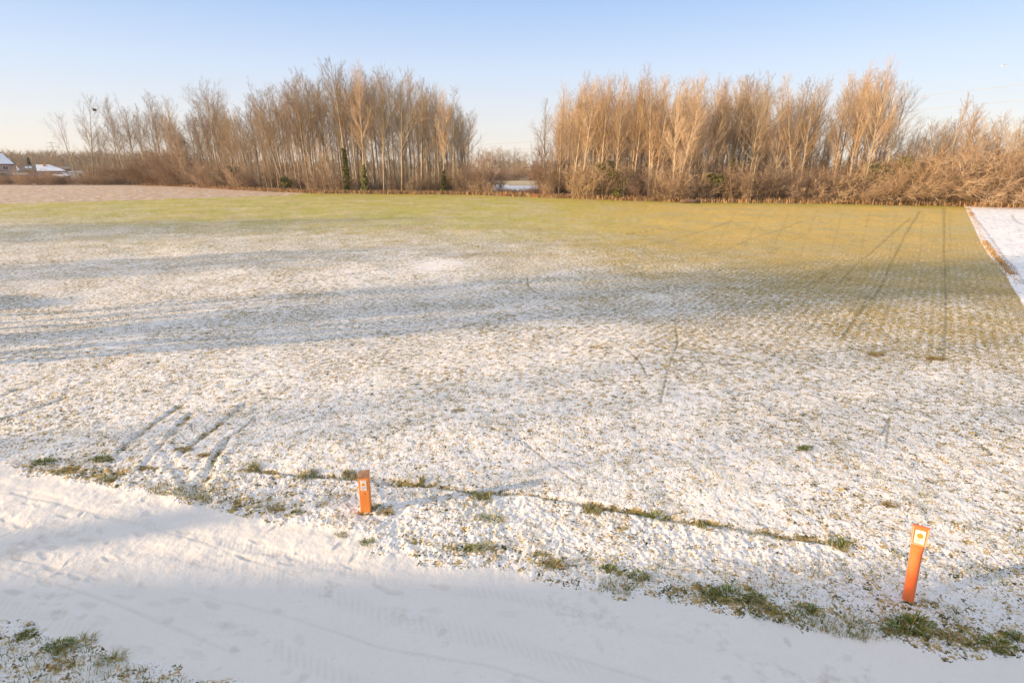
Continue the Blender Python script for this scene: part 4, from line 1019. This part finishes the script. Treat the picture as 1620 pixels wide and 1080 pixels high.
# log at the right wood's edge, the hollow's shade put into its dark colour
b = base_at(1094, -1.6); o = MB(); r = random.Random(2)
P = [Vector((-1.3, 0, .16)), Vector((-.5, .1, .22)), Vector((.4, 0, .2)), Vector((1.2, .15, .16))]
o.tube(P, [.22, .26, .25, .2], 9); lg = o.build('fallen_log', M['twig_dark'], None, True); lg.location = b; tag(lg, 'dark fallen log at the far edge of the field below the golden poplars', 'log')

# ------------------------------------------------------------------ marker posts in the foreground
def mat_orange(name, c1, c2, sc, rough, wear):
    m, n, l, p = nt(name); tc = n.new('ShaderNodeTexCoord'); v = tc.outputs['Object']
    f = noise(n, l, v, sc, 5, .6); g = noise(n, l, v, sc * 5, 3, .6)
    c = ramp(n, l, f, [(.3, c1), (.7, c2)]); c = mixc(n, l, math_(n, l, 'MULTIPLY', smoothstep_n(n, l, g, .56, .7), wear), c, (.55, .32, .16))
    l.new(c, p.inputs['Base Color']); p.inputs['Roughness'].default_value = rough
    b = n.new('ShaderNodeBump'); b.inputs['Strength'].default_value = .25; b.inputs['Distance'].default_value = .004; l.new(g, b.inputs['Height']); l.new(b.outputs[0], p.inputs['Normal'])
    return m
M['post_paint'] = mat_orange('weathered_orange_paint', (.72, .21, .035), (.84, .29, .06), 6, .7, .5)
M['post_plastic'] = mat_orange('sunbleached_orange_plastic', (.88, .16, .04), (.95, .22, .06), 5, .42, .12)
M['post_rim'] = mat_orange('faded_orange_rim', (.88, .34, .2), (.92, .42, .27), 8, .5, .1)
M['slate_top'] = simple('weathered_top', (.20, .10, .06), (.38, .24, .15), 14, bump=.5)
M['plate'] = simple('white_sticker', (.74, .72, .66), (.82, .80, .74), 20, rough=.4, bump=0)
M['disc'] = simple('orange_disc', (.86, .26, .03), (.9, .31, .04), 20, rough=.4, bump=0)
M['print_grey'] = simple('grey_print', (.30, .32, .34), (.40, .42, .44), 60, bump=0)
def sticker(parent, w, h, zc, y, disc_r=.3):
    m = MB(); m.box(-w / 2, w / 2, y - .003, y, zc - h / 2, zc + h / 2); p = m.build('sticker', M['plate'], parent)
    m = MB(); c = [(math.cos(t) * w * disc_r, y - .0045, zc + h * .09 + math.sin(t) * w * disc_r) for t in [2 * math.pi * i / 28 for i in range(28)]]
    c2 = [(a, y - .003, z) for a, _, z in c]; m.add(c + c2, [tuple(range(28))] + [(i, i + 28, (i + 1) % 28 + 28, (i + 1) % 28) for i in range(28)]); m.build('orange_disc', M['disc'], p)
    m = MB(); m.box(-w * .38, w * .12, y - .0045, y - .003, zc - h * .27, zc - h * .21); m.build('orange_bar', M['disc'], p)
    m = MB()
    rr_ = random.Random(4)
    for row, (z0, x0_, x1_) in enumerate(((.42, .02, .40), (.375, -.30, .36), (-.14, -.38, .34), (-.335, -.34, .05), (-.385, -.34, .08), (-.43, -.2, .1))):
        x = x0_
        while x < x1_:
            ww = rr_.uniform(.03, .07); m.box(x * w, min(x + ww, x1_) * w, y - .0042, y - .003, zc + h * (z0 - .012), zc + h * (z0 + .012)); x += ww + .02
    m.box(w * .2, w * .38, y - .0042, y - .003, zc - h * .30, zc - h * .19); m.build('small_print', M['print_grey'], p)
# left: square post with sloping top
gx, gy = gr(578, 812); Zg = ground_z(gx, gy); Yp = gy
s = .066; hgt = at(575, 751, gy).z - Zg - .02
lp = empty('marker_post', (gx, gy + s, Zg), math.radians(4)); m = MB()
vs = [(-s, -s, -.3), (s, -s, -.3), (s, s, -.3), (-s, s, -.3), (-s, -s, hgt - .035), (s, -s, hgt - .02), (s, s, hgt + .015), (-s, s, hgt - .005)]
m.add(vs, [(0, 3, 2, 1), (0, 1, 5, 4), (1, 2, 6, 5), (2, 3, 7, 6), (3, 0, 4, 7)]); po = m.build('post', M['post_paint'], lp)
bv = po.modifiers.new('bevel', 'BEVEL'); bv.width = .006; bv.segments = 2
m = MB(); e = .004
m.add([(-s - e, -s - e, hgt - .034), (s + e, -s - e, hgt - .019), (s + e, s + e, hgt + .016), (-s - e, s + e, hgt - .004), (-s - e, -s - e, hgt - .022), (s + e, -s - e, hgt - .007), (s + e, s + e, hgt + .028), (-s - e, s + e, hgt + .008)],
      [(0, 3, 2, 1), (4, 5, 6, 7), (0, 1, 5, 4), (1, 2, 6, 5), (2, 3, 7, 6), (3, 0, 4, 7)]); m.build('cap', M['slate_top'], lp)
sticker(lp, .078, .15, hgt - .135, -s - .001)
m = MB(); m.tube([Vector((.01, -s - .003, hgt - .26)), Vector((.01, -s + .01, hgt - .26))], [.007, .007], 10); m.build('bolt_hole', M['slate'], lp)
tag(lp, 'square weathered orange post with a white disc sticker, left of the two near posts', 'marker post', 'orange pipeline marker posts')
# right: round plastic post with a square head, leaning
gx, gy = gr(1440, 957); Zg = ground_z(gx, gy)
tp = at(1463, 833, gy + .02); dv = tp - Vector((gx, gy, Zg)); L = dv.length
rp = empty('marker_post', (gx, gy + .05, Zg)); rp.rotation_mode = 'QUATERNION'
rp.rotation_quaternion = Vector((0, 0, 1)).rotation_difference(dv.normalized()) @ Quaternion((0, 0, 1), math.radians(-33))
RA = .0545; hh = .215; m = MB()
def ring(z, hw, sq, n=32, hd=None):
    hd = hd or hw; out = []
    for i in range(n):
        t = 2 * math.pi * i / n; c, s_ = math.cos(t), math.sin(t); k = 1 / max(abs(c), abs(s_)); kk = 1 + (k - 1) * sq
        out.append((c * hw * kk, s_ * hd * kk, z))
    return out
secs = [(-.3, RA, 0, RA), (0, RA, 0, RA), (L - hh - .12, RA * 1.0, 0, RA), (L - hh - .06, RA * 1.1, .25, RA), (L - hh - .01, RA * 1.16, .75, RA * 1.05), (L - hh, RA * 1.2, .88, RA * 1.1)]
vs = [];
for z, hw, sq, hd in secs: vs += ring(z, hw, sq, 32, hd)
fs = [(k * 32 + i, k * 32 + (i + 1) % 32, (k + 1) * 32 + (i + 1) % 32, (k + 1) * 32 + i) for k in range(len(secs) - 1) for i in range(32)]
m.add(vs, fs); m.build('tube', M['post_plastic'], rp, True)
m = MB(); secs = [(L - hh, RA * 1.2, .9, RA * 1.16), (L - hh + .005, RA * 1.24, .9, RA * 1.2), (L - .012, RA * 1.38, .9, RA * 1.3), (L - .004, RA * 1.38, .9, RA * 1.3), (L, RA * 1.34, .9, RA * 1.25)]
vs = []
for z, hw, sq, hd in secs:
    tq = max(0, min(1, (z - (L - hh)) / hh)); fr = RA * 1.3
    vs += [(x, -fr + (y + hd) / (2 * hd) * (fr + RA * 1.1) * (1 - .72 * tq), z_) for x, y, z_ in ring(z, hw, sq, 32, hd)]
fs = [(k * 32 + i, k * 32 + (i + 1) % 32, (k + 1) * 32 + (i + 1) % 32, (k + 1) * 32 + i) for k in range(len(secs) - 1) for i in range(32)] + [tuple(128 + i for i in range(32)), tuple(31 - i for i in range(32))]
m.add(vs, fs); hd_ = m.build('head', M['post_plastic'], rp)
yf = -RA * 1.31
m = MB(); W0 = RA * 1.2; W1 = RA * 1.31; z0, z1 = L - hh + .008, L - .008; tk = .012
for a in ((-W0, -W0 + tk), (W0 - tk, W0)):
    b_ = (-W1, -W1 + tk) if a[0] < 0 else (W1 - tk, W1)
    m.add([(a[0], yf - .004, z0), (a[1], yf - .004, z0), (b_[1], yf - .004, z1), (b_[0], yf - .004, z1), (a[0], yf + .02, z0), (a[1], yf + .02, z0), (b_[1], yf + .02, z1), (b_[0], yf + .02, z1)],
          [(0, 1, 2, 3), (7, 6, 5, 4), (0, 4, 5, 1), (1, 5, 6, 2), (2, 6, 7, 3), (3, 7, 4, 0)])
m.box(-W0 + tk, W0 - tk, yf - .0035, yf + .02, z0, z0 + tk)
m.build('rim', M['post_rim'], rp)
fp = MB(); fp.box(-W0 + tk * .5, W0 - tk * .5, yf, yf + .02, z0 + tk * .5, z1); fp.build('face', M['post_plastic'], rp)
sticker(rp, .088, .150, (z0 + z1) / 2 - .004, yf - .001, .33)
tag(rp, 'bright orange round plastic post with a square head, leaning right beside the road', 'marker post', 'orange pipeline marker posts')

# ------------------------------------------------------------------ grass
def tuft_mesh(seed, n, rad, h, mats, flat=.9):
    r = random.Random(seed); mb = MB()
    for k in range(n):
        a = r.uniform(0, 6.283); q = rad * r.random() ** .6; b0 = Vector((math.cos(a) * q, math.sin(a) * q * .7, 0)); 
        d = Vector((math.cos(a) + r.uniform(-.8, .8), math.sin(a) + r.uniform(-.8, .8), 0)).normalized(); hh = h * r.uniform(.4, 1.25) * (1.1 - .5 * q / rad)
        o = Vector((-d.y, d.x, 0)) * .0035; l = hh * flat * r.uniform(.3, 1.7); mb.mi = 0 if r.random() < .72 else (1 if r.random() < .4 else 2)
        m1 = b0 + d * l * .3 + Vector((0, 0, hh * .6)); m2 = b0 + d * l * .7 + Vector((0, 0, hh * .85)); tp_ = b0 + d * l * 1.15 + Vector((0, 0, hh * .75))
        mb.add([b0 - o, b0 + o, m1 + o, m1 - o, m2 + o * .8, m2 - o * .8, tp_], [(0, 1, 2, 3), (3, 2, 4, 5), (5, 4, 6)])
    o = mb.build('tuft', mats); me = o.data; bpy.data.objects.remove(o); return me
TM = [tuft_mesh(40 + i, 170, .12, .062, [M['blade'], M['blade_frost'], M['blade_dry']]) for i in range(3)] + [tuft_mesh(50, 150, .12, .04, [M['blade_dry'], M['blade'], M['blade_frost']], 1.4), tuft_mesh(51, 120, .15, .08, [M['blade_frost'], M['blade'], M['blade_dry']], 1.2)]
for px, py, sc, k, lab in tufts:
    x, y = gr(px, py); o = bpy.data.objects.new('grass_tuft', TM[k]); col.objects.link(o); o.location = (x, y, ground_z(x, y) - .01); o.rotation_euler = (0, 0, R.uniform(-.3, .3)); o.scale = (sc * 1.15, sc, sc); tag(o, lab, 'grass tuft', 'grass tufts poking through the snow')
# countless blades
def furrow_pt(r):
    i = r.randrange(len(furrow) - 1); t = r.random(); a, b_ = furrow[i], furrow[i + 1]
    x = a[0] + (b_[0] - a[0]) * t + r.gauss(0, .05); y = a[1] + (b_[1] - a[1]) * t + .12 * math.sin(x * 4.1) + r.gauss(0, .06)
    if vn1(x, 4.5, 5) < .6: return furrow_pt(r)
    return x, y, r.uniform(.6, 1.2)
def vn1(x, f, s): return float(vnoise(np.array(x * f), np.array(s * 3.3), s))
blades('furrow_grass', furrow_pt, 3200, .05, .007, [M['blade'], M['blade_dry'], M['blade_frost']], 'grass exposed along the dark furrow beside the verge', 9, 1.1)
def crop_pt(r):
    while 1:
        y = 4.6 + 13 * r.random() ** 1.25; x = r.uniform(-1, 1) * (y * .95 + 1)
        if y < float(road_far(x)) + .06: continue
        if float(fbm(np.array(x), np.array(y), 2.4, 2, 61)) < .5 + .18 * r.random(): continue
        return x, y, r.uniform(.6, 1.3)
blades('field_grass', crop_pt, 42000, .035, .006, [M['blade'], M['blade_dry'], M['blade_frost']], 'short crop blades poking through the snow of the field and verge', 10, 1.5, pick=lambda r: 0 if r.random() < .3 else (1 if r.random() < .55 else 2))
def fringe_pt(r):
    while 1:
        x = r.uniform(-9, 5.5); y = float(road_far(x)) + abs(r.gauss(.12, .14))
        if float(fbm(np.array(x), np.array(y), 1.7, 2, 71)) < .58: continue
        return x, y, r.uniform(.6, 1.4)
blades('verge_grass', fringe_pt, 3600, .04, .007, [M['blade'], M['blade_dry'], M['blade_frost']], 'green and straw blades along the snowy edge of the road', 12, 1.2)
def near_pt(r):
    while 1:
        x = r.uniform(-7.5, -1.5); y = float(road_near(x)) - abs(r.gauss(.1, .6)) - .05
        if y < 3.5 or float(fbm(np.array(x), np.array(y), 1.7, 2, 72)) < .5: continue
        return x, y, r.uniform(.6, 1.4)
blades('near_verge_grass', near_pt, 2500, .05, .006, [M['blade'], M['blade_dry'], M['blade_frost']], 'thin grass blades in the snowy verge at the bottom left', 13, 1.2)

# ------------------------------------------------------------------ neighbours outside the frame on the left; their shadows cross the field
off = [(-32, 8.6, 17, 'multi2'), (-34, 7.6, 18.5, 'multi1'), (-30, 7.4, 17.5, 'broad1'), (-31, 8.3, 17, 'broad1'), (-31, 10.6, 14, 'multi1'), (-33, 12, 13, 'multi2'), (-29, 12.8, 10, 'broad2'), (-35, 9.2, 15, 'pop3'), (-48, 17.5, 13, 'multi1'), (-50, 19.0, 13, 'multi2'), (-47, 15.6, 9, 'pop4'), (-66, 28, 14, 'multi1'), (-62, 33, 14, 'multi2'), (-63, 34, 13, 'multi1'), (-70, 35, 15, 'pop3'), (-64, 38, 14, 'multi2'),
       (-30, -1.5, 12.5, 'broad1'), (-41, -2.2, 13, 'broad2')]
for i, (x, y, h, k) in enumerate(off):
    plant(k, Vector((x, y, -.35)), Vector((x, y, h)), 'bare garden tree outside the left edge whose shadow crosses the snow', 'tree', 'garden trees outside the left edge', 'bare_tree', wide=1.2 if y > 0 else .55)
leafy('evergreen_tree', Vector((-37, 14.2, -.35)), 5.9, 2.5, M['evergreen'], 16000, 'rounded evergreen outside the left edge, its shadow falls on the field', 'tree', 33, leaf=.2)
for x, y, h, w_, lab in ((-50, -9.0, 10.8, .75, 'narrow conifer beside the house outside the left edge, its shadow streaks the road'), (-50, -7.3, 11.2, .5, 'second narrow conifer outside the left edge, further from the house'), (-54, -5.0, 11, .4, 'thinnest conifer outside the left edge, farthest from the house')):
    conifer(Vector((x, y, -.35)), h, w_, lab, int(-x), 'conifers outside the left edge')
house('garden_house', 'house outside the left edge behind the road, its shadow covers the near road', -47, -36, -19, -7.15, -.35, 9.6, 12.8, M['brick_brown'], M['tile'], 'x', group='neighbour house', face=False)

# ------------------------------------------------------------------ the air
def haze():
    b = MB(); b.box(-1150, 1150, -60, 720, -4.2, 46); m = bpy.data.materials.new('thin_winter_haze'); m.use_nodes = True; n = m.node_tree.nodes; l = m.node_tree.links
    n.remove(n['Principled BSDF']); v = n.new('ShaderNodeVolumePrincipled'); v.inputs['Color'].default_value = (.93, .93, .95, 1); v.inputs['Density'].default_value = .0002; v.inputs['Anisotropy'].default_value = .1
    l.new(v.outputs[0], n['Material Output'].inputs['Volume']); o = b.build('haze', m); o['kind'] = 'stuff'; o['label'] = 'thin pale haze over the fields'
haze()
